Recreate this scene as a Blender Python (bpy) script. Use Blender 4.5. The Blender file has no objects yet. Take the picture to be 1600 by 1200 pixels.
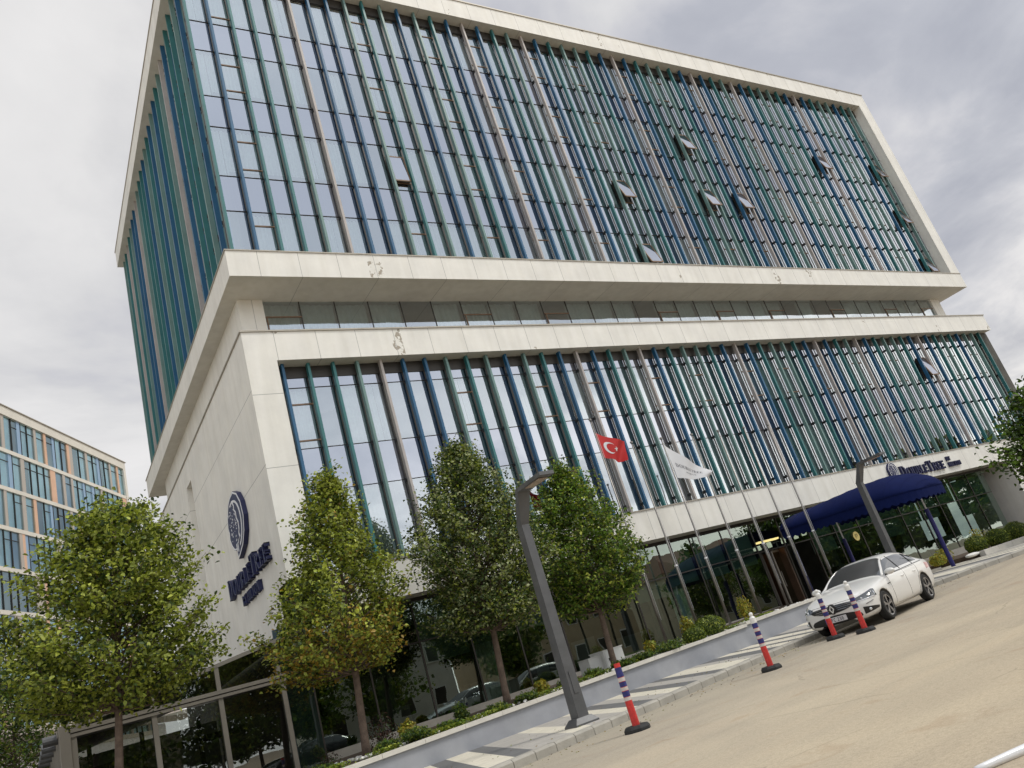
import bpy, bmesh, math, random
import numpy as np
from mathutils import Vector, Matrix
from mathutils.bvhtree import BVHTree
random.seed(7); RNG = np.random.default_rng(7)
R_ = math.radians
sc = bpy.context.scene
COL = sc.collection

# ------------------------------------------------------------------ camera
cam = bpy.data.objects.new('camera', bpy.data.cameras.new('camera')); COL.objects.link(cam)
CR = [(0.8359921958998066, -0.470469740098825, -0.2824451664411401),
      (-0.05898702805289942, 0.4346852418355492, -0.8986485803983063),
      (0.5455617095399068, 0.7679238010256934, 0.33564185809005626)]
m3 = Matrix((CR[0], [-v for v in CR[1]], [-v for v in CR[2]])).transposed()
cam.matrix_world = Matrix.Translation((0, 0, 1.25)) @ m3.to_4x4()
cam.data.sensor_width = 36; cam.data.lens = 1238.31 / 1600 * 36
cam.data.clip_end = 3000; cam.data.clip_start = .05
sc.camera = cam
sc.view_settings.view_transform = 'Standard'; sc.view_settings.look = 'None'
sc.view_settings.exposure = 0.2; sc.view_settings.gamma = 1.0

# ------------------------------------------------------------------ world and sun
SUN_AZ, SUN_EL = R_(-40), R_(53)      # azimuth from +X
sun_dir = Vector((math.cos(SUN_AZ) * math.cos(SUN_EL), math.sin(SUN_AZ) * math.cos(SUN_EL), math.sin(SUN_EL)))
sun = bpy.data.objects.new('sun', bpy.data.lights.new('sun', 'SUN')); COL.objects.link(sun)
sun.rotation_euler = sun_dir.to_track_quat('Z', 'Y').to_euler()
sun.data.energy = 1.5; sun.data.angle = R_(13); sun.data.color = (1, .95, .86)

W = bpy.data.worlds.new('World'); sc.world = W; W.use_nodes = True
nt = W.node_tree; nt.nodes.clear()
def N(nt, t, **k):
    n = nt.nodes.new(t)
    for a, v in k.items():
        if a == 'inp':
            for i, x in v.items(): n.inputs[i].default_value = x
        else: setattr(n, a, v)
    return n
def math_n(nt, op, a, b=None):
    n = nt.nodes.new('ShaderNodeMath'); n.operation = op
    for i, x in enumerate((a, b)):
        if x is None: continue
        if isinstance(x, (int, float)): n.inputs[i].default_value = x
        else: nt.links.new(x, n.inputs[i])
    return n.outputs[0]
def ramp(nt, fac, stops, interp='LINEAR'):
    n = nt.nodes.new('ShaderNodeValToRGB'); cr = n.color_ramp; cr.interpolation = interp
    while len(cr.elements) < len(stops): cr.elements.new(.5)
    for e, (p, c) in zip(cr.elements, stops):
        e.position = p; e.color = (*c, 1) if len(c) == 3 else c
    nt.links.new(fac, n.inputs[0]); return n.outputs[0]
def mixc(nt, fac, a, b, mode='MIX'):
    n = nt.nodes.new('ShaderNodeMix'); n.data_type = 'RGBA'; n.blend_type = mode
    for i, x in ((0, fac), (6, a), (7, b)):
        if isinstance(x, (int, float)): n.inputs[i].default_value = x
        elif isinstance(x, tuple): n.inputs[i].default_value = (*x, 1) if len(x) == 3 else x
        else: nt.links.new(x, n.inputs[i])
    return n.outputs[2]
bg = N(nt, 'ShaderNodeBackground'); wo = N(nt, 'ShaderNodeOutputWorld'); nt.links.new(bg.outputs[0], wo.inputs[0])
sky = N(nt, 'ShaderNodeTexSky'); sky.sky_type = 'NISHITA'; sky.sun_disc = False
sky.sun_elevation = SUN_EL; sky.sun_rotation = math.atan2(sun_dir.x, sun_dir.y)
tc = N(nt, 'ShaderNodeTexCoord'); sep = N(nt, 'ShaderNodeSeparateXYZ'); nt.links.new(tc.outputs['Generated'], sep.inputs[0])
dx, dy, dz = sep.outputs
zc = math_n(nt, 'ADD', math_n(nt, 'MAXIMUM', dz, 0.0), .22)
cb = N(nt, 'ShaderNodeCombineXYZ'); nt.links.new(math_n(nt, 'DIVIDE', dx, zc), cb.inputs[0]); nt.links.new(math_n(nt, 'DIVIDE', dy, zc), cb.inputs[1])
n1 = N(nt, 'ShaderNodeTexNoise', inp={'Scale': 1.7, 'Detail': 11.0, 'Roughness': .56, 'Distortion': .35}); nt.links.new(cb.outputs[0], n1.inputs['Vector'])
mp = N(nt, 'ShaderNodeMapping'); mp.inputs['Location'].default_value = (3.1, 7.7, 0); mp.inputs['Scale'].default_value = (.45, .7, 1)
nt.links.new(cb.outputs[0], mp.inputs[0])
n2 = N(nt, 'ShaderNodeTexNoise', inp={'Scale': 1.0, 'Detail': 4.0, 'Roughness': .5}); nt.links.new(mp.outputs[0], n2.inputs['Vector'])
# brighter cover towards the west (left), greyer to the east
side = math_n(nt, 'MULTIPLY', math_n(nt, 'SUBTRACT', dy, dx), .10)
dens = math_n(nt, 'ADD', math_n(nt, 'ADD', math_n(nt, 'MULTIPLY', n1.outputs[0], .78), math_n(nt, 'MULTIPLY', n2.outputs[0], .24)), side)
cl = ramp(nt, dens, [(.32, (.34, .35, .40)), (.43, (.43, .44, .485)), (.49, (.535, .535, .565)), (.54, (.63, .625, .63)), (.60, (.72, .71, .705)), (.72, (.81, .795, .785))])
# thin bright cloud towards the east and low over the street side
def lobe(vx, vy, vz, pw, amt, col, breakup, zr):
    d = math_n(nt, 'ADD', math_n(nt, 'ADD', math_n(nt, 'MULTIPLY', dx, vx), math_n(nt, 'MULTIPLY', dy, vy)), math_n(nt, 'MULTIPLY', dz, vz))
    q = math_n(nt, 'MULTIPLY', math_n(nt, 'POWER', math_n(nt, 'MAXIMUM', d, 0.0), pw), amt)
    if breakup: q = math_n(nt, 'MULTIPLY', q, ramp(nt, n1.outputs[0], [(.38, (.3,)*3), (.56, (1,)*3)]))
    if zr: q = math_n(nt, 'MULTIPLY', q, ramp(nt, dz, [(p, (v,)*3) for p, v in zr]))
    c_ = N(nt, 'ShaderNodeVectorMath', operation='SCALE'); c_.inputs[0].default_value = col; nt.links.new(q, c_.inputs['Scale']); return c_.outputs[0]
clg = mixc(nt, 1.0, cl, lobe(.93, .12, .12, 9.0, .55, (.95, .84, .62), True, [(0, 1), (.14, .8), (.34, 0)]), 'ADD')
clg = mixc(nt, 1.0, clg, lobe(.86, -.48, .15, 5.0, 1.05, (.96, .87, .70), True, [(0, 1), (.25, .95), (.5, .25), (.7, 0)]), 'ADD')
clg = mixc(nt, 1.0, clg, lobe(.25, -.97, 0, 2.0, .62, (.95, .90, .80), True, [(0, 1), (.2, .85), (.36, 0)]), 'ADD')
clg = mixc(nt, 1.0, clg, lobe(.1, -.78, .62, 2.0, .62, (.84, .92, .94), False, None), 'ADD')
c10 = N(nt, 'ShaderNodeVectorMath', operation='SCALE'); c10.inputs['Scale'].default_value = 10.0; nt.links.new(clg, c10.inputs[0])
tot = mixc(nt, .93, sky.outputs[0], c10.outputs[0])
nt.links.new(tot, bg.inputs[0]); bg.inputs[1].default_value = .1

# ------------------------------------------------------------------ materials
MATS = {}
def mat(name, col=(.5,)*3, rough=.6, metal=0., spec=.5, noise=None, bump=None, coat=0., emit=None):
    """noise=(scale, amount) brightness variation; bump=(scale, strength)"""
    m = bpy.data.materials.new(name); m.use_nodes = True; MATS[name] = m
    t = m.node_tree; b = t.nodes['Principled BSDF']
    b.inputs['Base Color'].default_value = (*col, 1); b.inputs['Roughness'].default_value = rough
    b.inputs['Metallic'].default_value = metal; b.inputs['Specular IOR Level'].default_value = spec
    b.inputs['Coat Weight'].default_value = coat
    if emit: b.inputs['Emission Color'].default_value = (*emit[0], 1); b.inputs['Emission Strength'].default_value = emit[1]
    if noise or bump:
        g = N(t, 'ShaderNodeTexCoord')
    if noise:
        nn = N(t, 'ShaderNodeTexNoise', inp={'Scale': noise[0], 'Detail': 6.0, 'Roughness': .62}); t.links.new(g.outputs['Object'], nn.inputs['Vector'])
        a = noise[1]
        f = ramp(t, nn.outputs[0], [(.3, (1 - a,)*3), (.7, (1 + a,)*3)])
        t.links.new(mixc(t, 1.0, tuple(col), f, 'MULTIPLY'), b.inputs['Base Color'])
    if bump:
        nb = N(t, 'ShaderNodeTexNoise', inp={'Scale': bump[0], 'Detail': 5.0}); t.links.new(g.outputs['Object'], nb.inputs['Vector'])
        bp = N(t, 'ShaderNodeBump', inp={'Strength': bump[1], 'Distance': .02}); t.links.new(nb.outputs[0], bp.inputs['Height'])
        t.links.new(bp.outputs[0], b.inputs['Normal'])
    return m
def cladding(name, col, axis, period, off, zlines=(), axis2=None, peel=0.0):
    """painted render panels with thin joints along one world axis"""
    m = mat(name, col, .62, spec=.35); t = m.node_tree; b = t.nodes['Principled BSDF']
    g = N(t, 'ShaderNodeNewGeometry'); s = N(t, 'ShaderNodeSeparateXYZ'); t.links.new(g.outputs['Position'], s.inputs[0])
    ln = None
    def line(coord, per, of, w=.008):
        x = math_n(t, 'DIVIDE', math_n(t, 'SUBTRACT', coord, of), per)
        fr = math_n(t, 'ABSOLUTE', math_n(t, 'SUBTRACT', math_n(t, 'FRACT', math_n(t, 'ADD', x, .5)), .5))
        return math_n(t, 'LESS_THAN', fr, w / per)
    if period: ln = line(s.outputs[axis], period, off)
    for z in zlines:
        l2 = math_n(t, 'LESS_THAN', math_n(t, 'ABSOLUTE', math_n(t, 'SUBTRACT', s.outputs[2], z)), .010)
        ln = l2 if ln is None else math_n(t, 'MAXIMUM', ln, l2)
    if axis2 is not None:
        l2 = line(s.outputs[axis2], 2.6, .7); ln = l2 if ln is None else math_n(t, 'MAXIMUM', ln, l2)
    n = N(t, 'ShaderNodeTexNoise', inp={'Scale': .9, 'Detail': 7.0, 'Roughness': .65}); t.links.new(g.outputs['Position'], n.inputs['Vector'])
    mpn = N(t, 'ShaderNodeMapping'); mpn.inputs['Scale'].default_value = (2.2, 2.2, .16); t.links.new(g.outputs['Position'], mpn.inputs[0])
    ns = N(t, 'ShaderNodeTexNoise', inp={'Scale': 1.6, 'Detail': 4.0}); t.links.new(mpn.outputs[0], ns.inputs['Vector'])
    base = mixc(t, 1.0, tuple(col), ramp(t, n.outputs[0], [(.3, (.9, .9, .9)), (.7, (1.05, 1.05, 1.04))]), 'MULTIPLY')
    base = mixc(t, 1.0, base, ramp(t, ns.outputs[0], [(.32, (.93, .925, .91)), (.6, (1, 1, 1))]), 'MULTIPLY')
    if peel:
        np_ = N(t, 'ShaderNodeTexNoise', inp={'Scale': .55, 'Detail': 1.0}); t.links.new(g.outputs['Position'], np_.inputs['Vector'])
        nd = N(t, 'ShaderNodeTexNoise', inp={'Scale': 5.5, 'Detail': 8.0, 'Roughness': .6, 'Distortion': .6}); t.links.new(g.outputs['Position'], nd.inputs['Vector'])
        # peeling gathers near the joints
        jx = math_n(t, 'DIVIDE', math_n(t, 'SUBTRACT', s.outputs[0], off), period)
        jf = math_n(t, 'ABSOLUTE', math_n(t, 'SUBTRACT', math_n(t, 'FRACT', math_n(t, 'ADD', jx, .5)), .5))
        near = math_n(t, 'LESS_THAN', jf, .2)
        pk = math_n(t, 'MULTIPLY', math_n(t, 'GREATER_THAN', np_.outputs[0], .735 - peel * .06), math_n(t, 'GREATER_THAN', nd.outputs[0], .53))
        pk = math_n(t, 'MULTIPLY', pk, near)
        base = mixc(t, pk, base, (.36, .32, .26))
    if ln is not None: base = mixc(t, ln, base, tuple(c * .45 for c in col))
    t.links.new(base, b.inputs['Base Color'])
    return m
CLAD = (.80, .78, .735)
M_front = cladding('cladding front', CLAD, 0, 1.3, 7.08, zlines=(10.65, 8.41), peel=1.0)
M_side = cladding('cladding side', CLAD, 1, None, 0, zlines=(10.8, 8.53))
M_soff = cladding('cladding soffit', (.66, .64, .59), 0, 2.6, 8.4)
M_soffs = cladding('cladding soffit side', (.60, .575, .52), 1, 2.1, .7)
M_cap = mat('metal coping', (.36, .33, .28), .5, .3, noise=(3, .15))
M_glasscore = {}
def glass(name, tint, refl, rcol, rough=.01, wav=.0, ior=1.5):
    m = bpy.data.materials.new(name); m.use_nodes = True; t = m.node_tree; t.nodes.clear(); MATS[name] = m
    o = N(t, 'ShaderNodeOutputMaterial'); tr = N(t, 'ShaderNodeBsdfTransparent'); gl = N(t, 'ShaderNodeBsdfGlossy')
    tr.inputs[0].default_value = (*tint, 1); gl.inputs['Color'].default_value = (*rcol, 1); gl.inputs['Roughness'].default_value = rough
    fr = N(t, 'ShaderNodeFresnel'); fr.inputs[0].default_value = ior
    f = math_n(t, 'ADD', refl, math_n(t, 'MULTIPLY', fr.outputs[0], 1 - refl))
    mx = N(t, 'ShaderNodeMixShader'); t.links.new(f, mx.inputs[0]); t.links.new(tr.outputs[0], mx.inputs[1]); t.links.new(gl.outputs[0], mx.inputs[2])
    t.links.new(mx.outputs[0], o.inputs[0])
    if wav:
        g = N(t, 'ShaderNodeNewGeometry'); nn = N(t, 'ShaderNodeTexNoise', inp={'Scale': .9, 'Detail': 1.5}); t.links.new(g.outputs['Position'], nn.inputs['Vector'])
        bp = N(t, 'ShaderNodeBump', inp={'Strength': wav, 'Distance': .012}); t.links.new(nn.outputs[0], bp.inputs['Height']); t.links.new(bp.outputs[0], gl.inputs['Normal'])
    return m
M_glass = glass('coated glass', (.62, .70, .68), .42, (.86, .92, 1.0), .008, .5)
M_span = glass('spandrel glass', (.25, .29, .30), .45, (.84, .88, 1.0), .01, .5)
M_gf = glass('ground floor glass', (.38, .50, .44), .17, (.86, 1.0, .93), .004, .3, 1.5)
M_pav = glass('pavilion glass', (.40, .43, .42), .10, (.95, 1, .97), .004, .3)
M_sash = mat('sash glass', (.22, .25, .25), .12, .0, .9)
M_blue = mat('fin blue', (.013, .095, .20), .42, noise=(1.5, .12))
M_teal = mat('fin teal', (.028, .150, .155), .42, noise=(1.5, .12))
M_ltg = mat('fin sage green', (.135, .235, .22), .45, noise=(1.5, .1))
M_beige = mat('fin taupe', (.40, .365, .345), .5, noise=(1.5, .1))
M_frame = mat('window frame', (.045, .04, .036), .45, .3)
M_frame2 = mat('sash frame', (.20, .125, .075), .5)
M_bracket = mat('bracket', (.02, .02, .022), .5)
M_int = mat('room wall', (.20, .20, .19), .8)
M_intd = mat('dark interior', (.075, .07, .06), .8, noise=(1.2, .5))
M_curt = mat('curtain', (.80, .83, .80), .9, noise=(9, .08))
M_blind = mat('roller blind', (.22, .28, .25), .85, noise=(2, .08))
M_brfr = mat('pavilion frame', (.24, .22, .19), .5, .2, noise=(2, .1))
M_conc = mat('plinth', (.33, .31, .28), .8, noise=(2.5, .15), bump=(20, .2))
M_navy = mat('navy sign', (.012, .016, .075), .45)
M_white = mat('white trim', (.78, .78, .80), .45)
M_steel = mat('steel', (.25, .235, .22), .38, .7, noise=(3, .15))
M_lamp = mat('lamp grey', (.115, .117, .122), .5, .35, noise=(3, .18), bump=(40, .05))
M_lens = mat('lamp lens', (.45, .36, .30), .25)
M_red = mat('bollard red', (.55, .035, .03), .5, noise=(16, .3))
M_bb = mat('bollard blue', (.025, .028, .16), .55, noise=(18, .4))
M_bw = mat('bollard white', (.60, .54, .50), .5, noise=(14, .12))
M_bcap = mat('bollard cap', (.8, .79, .76), .4)
M_rub = mat('rubber', (.022, .023, .024), .75, noise=(12, .3), bump=(60, .3))
M_soil = mat('soil', (.075, .05, .034), .95, noise=(4, .35), bump=(30, .8))
M_peb = mat('pebbles', (.74, .73, .70), .7, noise=(9, .2))
M_trunk = mat('bark', (.13, .092, .07), .85, noise=(9, .35), bump=(25, .7))
M_canvas = mat('navy canvas', (.0055, .011, .062), .9, spec=.10, noise=(2.0, .14), bump=(8, .25))
M_post = mat('navy post', (.012, .012, .13), .4)
M_flagr = mat('flag red', (.46, .018, .018), .75); M_flagw = mat('flag white', (.66, .66, .68), .75); M_ink = mat('ink', (.06, .06, .08), .8)

# ------------------------------------------------------------------ mesh helpers
class MB:
    def __init__(s): s.v = []; s.f = []; s.m = []; s.mats = []
    def mi(s, m):
        if m not in s.mats: s.mats.append(m)
        return s.mats.index(m)
    def add(s, vs, fs, m):
        o = len(s.v); i = s.mi(m); s.v += [tuple(v) for v in vs]
        for f in fs: s.f.append([a + o for a in f]); s.m.append(i)
    def box(s, x0, x1, y0, y1, z0, z1, m, faces=None):
        """m may be a dict of face -> material (x-,x+,y-,y+,z-,z+)"""
        v = [(x0,y0,z0),(x1,y0,z0),(x1,y1,z0),(x0,y1,z0),(x0,y0,z1),(x1,y0,z1),(x1,y1,z1),(x0,y1,z1)]
        F = {'z-': (3,2,1,0), 'z+': (4,5,6,7), 'y-': (0,1,5,4), 'y+': (2,3,7,6), 'x-': (3,0,4,7), 'x+': (1,2,6,5)}
        o = len(s.v); s.v += v
        for k, f in F.items():
            mm = m.get(k, m['*']) if isinstance(m, dict) else m
            s.f.append([a + o for a in f]); s.m.append(s.mi(mm))
    def bar(s, p, q, w, d, m, up=(0, 0, 1), w2=None, d2=None):
        p, q = Vector(p), Vector(q); t = (q - p).normalized(); a = t.cross(Vector(up))
        if a.length < 1e-4: a = t.cross(Vector((0, 1, 0)))
        a.normalize(); b = a.cross(t); w2 = w if w2 is None else w2; d2 = d if d2 is None else d2
        vs = []
        for c, ww, dd in ((p, w, d), (q, w2, d2)):
            for i, j in ((-1, -1), (1, -1), (1, 1), (-1, 1)): vs.append(c + a * i * ww / 2 + b * j * dd / 2)
        s.add(vs, [(3,2,1,0), (4,5,6,7), (0,1,5,4), (1,2,6,5), (2,3,7,6), (3,0,4,7)], m)
    def tube(s, pts, rads, m, n=8, cap=True):
        pts = [Vector(p) for p in pts]; rings = []
        ref = Vector((0, 0, 1))
        if abs((pts[-1] - pts[0]).normalized().z) > .9: ref = Vector((1, 0, 0))
        vs = []
        for i, p in enumerate(pts):
            t = (pts[min(i + 1, len(pts) - 1)] - pts[max(i - 1, 0)]).normalized()
            a = t.cross(ref).normalized(); b = a.cross(t)
            r = rads[i] if hasattr(rads, '__len__') else rads
            for k in range(n):
                an = 2 * math.pi * k / n; vs.append(p + a * math.cos(an) * r + b * math.sin(an) * r)
        fs = []
        for i in range(len(pts) - 1):
            for k in range(n):
                k2 = (k + 1) % n; fs.append((i*n + k, i*n + k2, (i+1)*n + k2, (i+1)*n + k))
        if cap: fs += [tuple(range(n - 1, -1, -1)), tuple((len(pts) - 1) * n + k for k in range(n))]
        s.add(vs, fs, m)
    def prism(s, poly, f0, f1, m):
        """poly list of (a,b); f0,f1 map (a,b)->3D for the back and the front"""
        n = len(poly); vs = [f0(*p) for p in poly] + [f1(*p) for p in poly]
        fs = [tuple(range(n - 1, -1, -1)), tuple(range(n, 2 * n))] + [(i, (i+1) % n, n + (i+1) % n, n + i) for i in range(n)]
        s.add(vs, fs, m)
    def ball(s, c, r, m, nu=12, nv=8, jit=0, sz=1.):
        vs = [(c[0], c[1], c[2] - r * sz)]
        for j in range(1, nv):
            ph = math.pi * j / nv - math.pi / 2
            for i in range(nu):
                a = 2 * math.pi * i / nu; rr = r * (1 + random.uniform(-jit, jit))
                vs.append((c[0] + rr * math.cos(ph) * math.cos(a), c[1] + rr * math.cos(ph) * math.sin(a), c[2] + rr * sz * math.sin(ph)))
        vs.append((c[0], c[1], c[2] + r * sz)); L = len(vs) - 1; fs = []
        for i in range(nu):
            i2 = (i + 1) % nu
            fs.append((0, 1 + i2, 1 + i)); fs.append((L, L - nu + i, L - nu + i2))
            for j in range(nv - 2):
                a = 1 + j * nu; fs.append((a + i, a + i2, a + nu + i2, a + nu + i))
        s.add(vs, fs, m)
    def build(s, name, parent=None, origin=(0, 0, 0), smooth=False, kind=None):
        me = bpy.data.meshes.new(name)
        if parent is not None: origin = PO.get(parent.name, (0, 0, 0))
        o3 = Vector(origin)
        me.from_pydata([(v[0] - o3.x, v[1] - o3.y, v[2] - o3.z) for v in s.v], [], s.f); me.update()
        for m in s.mats: me.materials.append(m)
        me.polygons.foreach_set('material_index', s.m)
        if smooth: me.polygons.foreach_set('use_smooth', [True] * len(me.polygons))
        o = bpy.data.objects.new(name, me); COL.objects.link(o)
        if parent is not None:
            o.parent = parent; PO[o.name] = origin
        else:
            o.location = o3; PO[o.name] = tuple(o3)
        if kind: o['kind'] = kind
        return o
PO = {}
def tag(o, label=None, cat=None, group=None, kind=None):
    if label: o['label'] = label
    if cat: o['category'] = cat
    if group: o['group'] = group
    if kind: o['kind'] = kind
    return o
def thing(name, loc, label, cat, group=None, rz=0.):
    o = bpy.data.objects.new(name, None); COL.objects.link(o); o.location = loc; o.rotation_euler.z = rz
    o.empty_display_size = .2; PO[o.name] = tuple(loc) if rz == 0 else (0, 0, 0)
    return tag(o, label, cat, group)
def dup(root, loc, label, group=None, rz=0.):
    r = root.copy(); COL.objects.link(r); r.location = loc; r.rotation_euler.z = rz; r['label'] = label
    if group: r['group'] = group
    for ch in list(root.children):
        c = ch.copy(); COL.objects.link(c); c.parent = r
        for g in ch.children:
            d = g.copy(); COL.objects.link(d); d.parent = c
    return r

# ------------------------------------------------------------------ ground
def prof(X):
    f = lambda t: (lambda u: u * u * (3 - 2 * u))(min(max(t, 0), 1))
    return .035 * f((X - 10) / 5) + .285 * f((X - 17) / 10)
M_road = mat('road', (.36, .31, .235), .92, spec=.2)
t = M_road.node_tree; b = t.nodes['Principled BSDF']; g = N(t, 'ShaderNodeNewGeometry')
na = N(t, 'ShaderNodeTexNoise', inp={'Scale': .35, 'Detail': 6.0, 'Roughness': .6, 'Distortion': .8}); nb_ = N(t, 'ShaderNodeTexNoise', inp={'Scale': 75.0, 'Detail': 3.0, 'Roughness': .7})
mpp = N(t, 'ShaderNodeMapping'); mpp.inputs['Rotation'].default_value = (0, 0, R_(-13)); mpp.inputs['Scale'].default_value = (.5, 1.0, 1)
nc = N(t, 'ShaderNodeTexNoise', inp={'Scale': .9, 'Detail': 5.0}); t.links.new(g.outputs['Position'], mpp.inputs[0]); t.links.new(mpp.outputs[0], nc.inputs['Vector'])
for n in (na, nb_): t.links.new(g.outputs['Position'], n.inputs['Vector'])
ng = N(t, 'ShaderNodeTexNoise', inp={'Scale': 22.0, 'Detail': 4.0, 'Roughness': .75}); t.links.new(g.outputs['Position'], ng.inputs['Vector'])
nf = N(t, 'ShaderNodeTexVoronoi', inp={'Scale': 26.0}); nf.feature = 'F1'; t.links.new(g.outputs['Position'], nf.inputs['Vector'])
c = mixc(t, 1.0, (.49, .427, .335), ramp(t, na.outputs[0], [(.3, (.90, .90, .91)), (.7, (1.05, 1.05, 1.04))]), 'MULTIPLY')
c = mixc(t, 1.0, c, ramp(t, nc.outputs[0], [(.35, (.96, .955, .95)), (.62, (1.02, 1.02, 1.01))]), 'MULTIPLY')
c = mixc(t, 1.0, c, ramp(t, nb_.outputs[0], [(.3, (.82,)*3), (.48, (.98,)*3), (.56, (1.02,)*3), (.72, (1.2,)*3)]), 'MULTIPLY')
c = mixc(t, 1.0, c, ramp(t, ng.outputs[0], [(.3, (.84, .83, .82)), (.5, (1.0,)*3), (.7, (1.11,)*3)]), 'MULTIPLY')
rnd = ramp(t, nf.outputs['Color'], [(.0, (1,)*3), (.985, (1,)*3), (.99, (.25,)*3)], 'CONSTANT')
mt = N(t, 'ShaderNodeMapping'); mt.inputs['Rotation'].default_value = (0, 0, R_(-12)); mt.inputs['Scale'].default_value = (.09, 1.6, 1); t.links.new(g.outputs['Position'], mt.inputs[0])
ntr = N(t, 'ShaderNodeTexNoise', inp={'Scale': 1.0, 'Detail': 3.0, 'Roughness': .5}); t.links.new(mt.outputs[0], ntr.inputs['Vector'])
c = mixc(t, 1.0, c, ramp(t, ntr.outputs[0], [(.34, (.92, .92, .93)), (.47, (1, 1, 1)), (.64, (1.03, 1.02, 1.01))]), 'MULTIPLY')
vc = N(t, 'ShaderNodeTexVoronoi', inp={'Scale': .33, 'Randomness': 1.0}); vc.feature = 'DISTANCE_TO_EDGE'
nw = N(t, 'ShaderNodeTexNoise', inp={'Scale': 2.2, 'Detail': 5.0}); t.links.new(g.outputs['Position'], nw.inputs['Vector'])
vw = mixc(t, .16, g.outputs['Position'], nw.outputs['Color'], 'ADD'); t.links.new(vw, vc.inputs['Vector'])
sx = N(t, 'ShaderNodeSeparateXYZ'); t.links.new(g.outputs['Position'], sx.inputs[0])
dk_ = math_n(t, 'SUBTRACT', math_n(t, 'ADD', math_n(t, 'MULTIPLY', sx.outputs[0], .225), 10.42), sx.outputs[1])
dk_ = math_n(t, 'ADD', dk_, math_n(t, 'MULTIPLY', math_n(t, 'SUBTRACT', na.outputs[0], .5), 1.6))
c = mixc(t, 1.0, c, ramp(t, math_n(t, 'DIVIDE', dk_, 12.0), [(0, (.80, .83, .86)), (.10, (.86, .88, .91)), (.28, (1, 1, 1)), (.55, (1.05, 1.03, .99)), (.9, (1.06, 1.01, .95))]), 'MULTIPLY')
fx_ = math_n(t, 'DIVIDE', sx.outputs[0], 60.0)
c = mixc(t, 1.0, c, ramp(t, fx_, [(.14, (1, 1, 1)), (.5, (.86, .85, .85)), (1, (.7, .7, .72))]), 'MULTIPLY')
crk = math_n(t, 'MULTIPLY', math_n(t, 'LESS_THAN', vc.outputs['Distance'], .0035), math_n(t, 'GREATER_THAN', na.outputs[0], .5))
c = mixc(t, math_n(t, 'MULTIPLY', crk, .25), c, (.16, .14, .11))
nst = N(t, 'ShaderNodeTexNoise', inp={'Scale': 1.3, 'Detail': 5.0, 'Distortion': 1.0}); t.links.new(g.outputs['Position'], nst.inputs['Vector'])
c = mixc(t, math_n(t, 'MULTIPLY', ramp(t, nst.outputs[0], [(.60, (0,)*3), (.70, (1,)*3)]), .3), c, (.36, .25, .165))
t.links.new(c, b.inputs['Base Color'])
bp = N(t, 'ShaderNodeBump', inp={'Strength': .5, 'Distance': .012}); t.links.new(nb_.outputs[0], bp.inputs['Height']); t.links.new(bp.outputs[0], b.inputs['Normal'])
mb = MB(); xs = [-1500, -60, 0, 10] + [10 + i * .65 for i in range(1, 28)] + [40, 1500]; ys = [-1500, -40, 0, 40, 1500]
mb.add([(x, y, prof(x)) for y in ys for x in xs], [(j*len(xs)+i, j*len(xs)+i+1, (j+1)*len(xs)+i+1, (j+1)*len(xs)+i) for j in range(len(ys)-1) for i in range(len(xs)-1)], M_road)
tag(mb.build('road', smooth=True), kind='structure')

# kerb line (front edge on the road) and planter wall line
KB = [(-12, 8.0), (0, 10.45), (6.49, 11.87), (9.22, 12.6), (11.7, 13.2), (15.6, 14.02), (19.0, 14.6), (22.3, 14.75), (23.2, 14.2), (25.5, 13.3), (28, 12.9), (60, 12.9)]
def kerbY(x):
    for (a, b_), (c_, d) in zip(KB, KB[1:]):
        if a <= x <= c_: return b_ + (d - b_) * (x - a) / (c_ - a)
def wallY(x): return 16.62 + .095 * (x - 6.8)
# pavement with cream and grey bands
M_pave = mat('paving', (.5, .48, .43), .8, spec=.3); t = M_pave.node_tree; b = t.nodes['Principled BSDF']
g = N(t, 'ShaderNodeNewGeometry'); s = N(t, 'ShaderNodeSeparateXYZ'); t.links.new(g.outputs['Position'], s.inputs[0])
u = math_n(t, 'SUBTRACT', s.outputs[0], math_n(t, 'MULTIPLY', math_n(t, 'SUBTRACT', s.outputs[1], 13.2), .31))
fr = math_n(t, 'FRACT', math_n(t, 'DIVIDE', math_n(t, 'SUBTRACT', u, 6.3), 10.6))
CR_, GD, LG = (.70, .66, .57), (.17, .172, .18), (.45, .43, .41)
bands = [((x_ - 6.3) / 10.6, c_) for x_, c_ in ((6.3, CR_), (6.8, GD), (7.2, LG), (8.1, CR_), (8.55, LG), (9.4, CR_), (9.8, GD), (10.3, LG), (10.75, CR_), (11.25, GD), (11.73, LG), (12.3, GD), (12.73, CR_), (13.7, LG), (14.2, GD), (14.95, CR_), (15.5, GD), (15.85, CR_), (16.5, GD))]
bc = ramp(t, fr, bands, 'CONSTANT')
brk = N(t, 'ShaderNodeTexBrick', inp={'Scale': 1.0, 'Mortar Size': .004, 'Brick Width': .4, 'Row Height': .2, 'Color1': (1, 1, 1, 1), 'Color2': (.93, .93, .93, 1), 'Mortar': (.72, .70, .66, 1)})
t.links.new(g.outputs['Position'], brk.inputs['Vector'])
nn = N(t, 'ShaderNodeTexNoise', inp={'Scale': 3.0, 'Detail': 7.0, 'Roughness': .7}); t.links.new(g.outputs['Position'], nn.inputs['Vector'])
c = mixc(t, 1.0, mixc(t, 1.0, bc, brk.outputs[0], 'MULTIPLY'), ramp(t, nn.outputs[0], [(.3, (.86, .85, .82)), (.7, (1.06, 1.05, 1.03))]), 'MULTIPLY')
t.links.new(c, b.inputs['Base Color'])
mb = MB(); X_ = [-12 + .6 * i for i in range(121)]
vs = []
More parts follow.
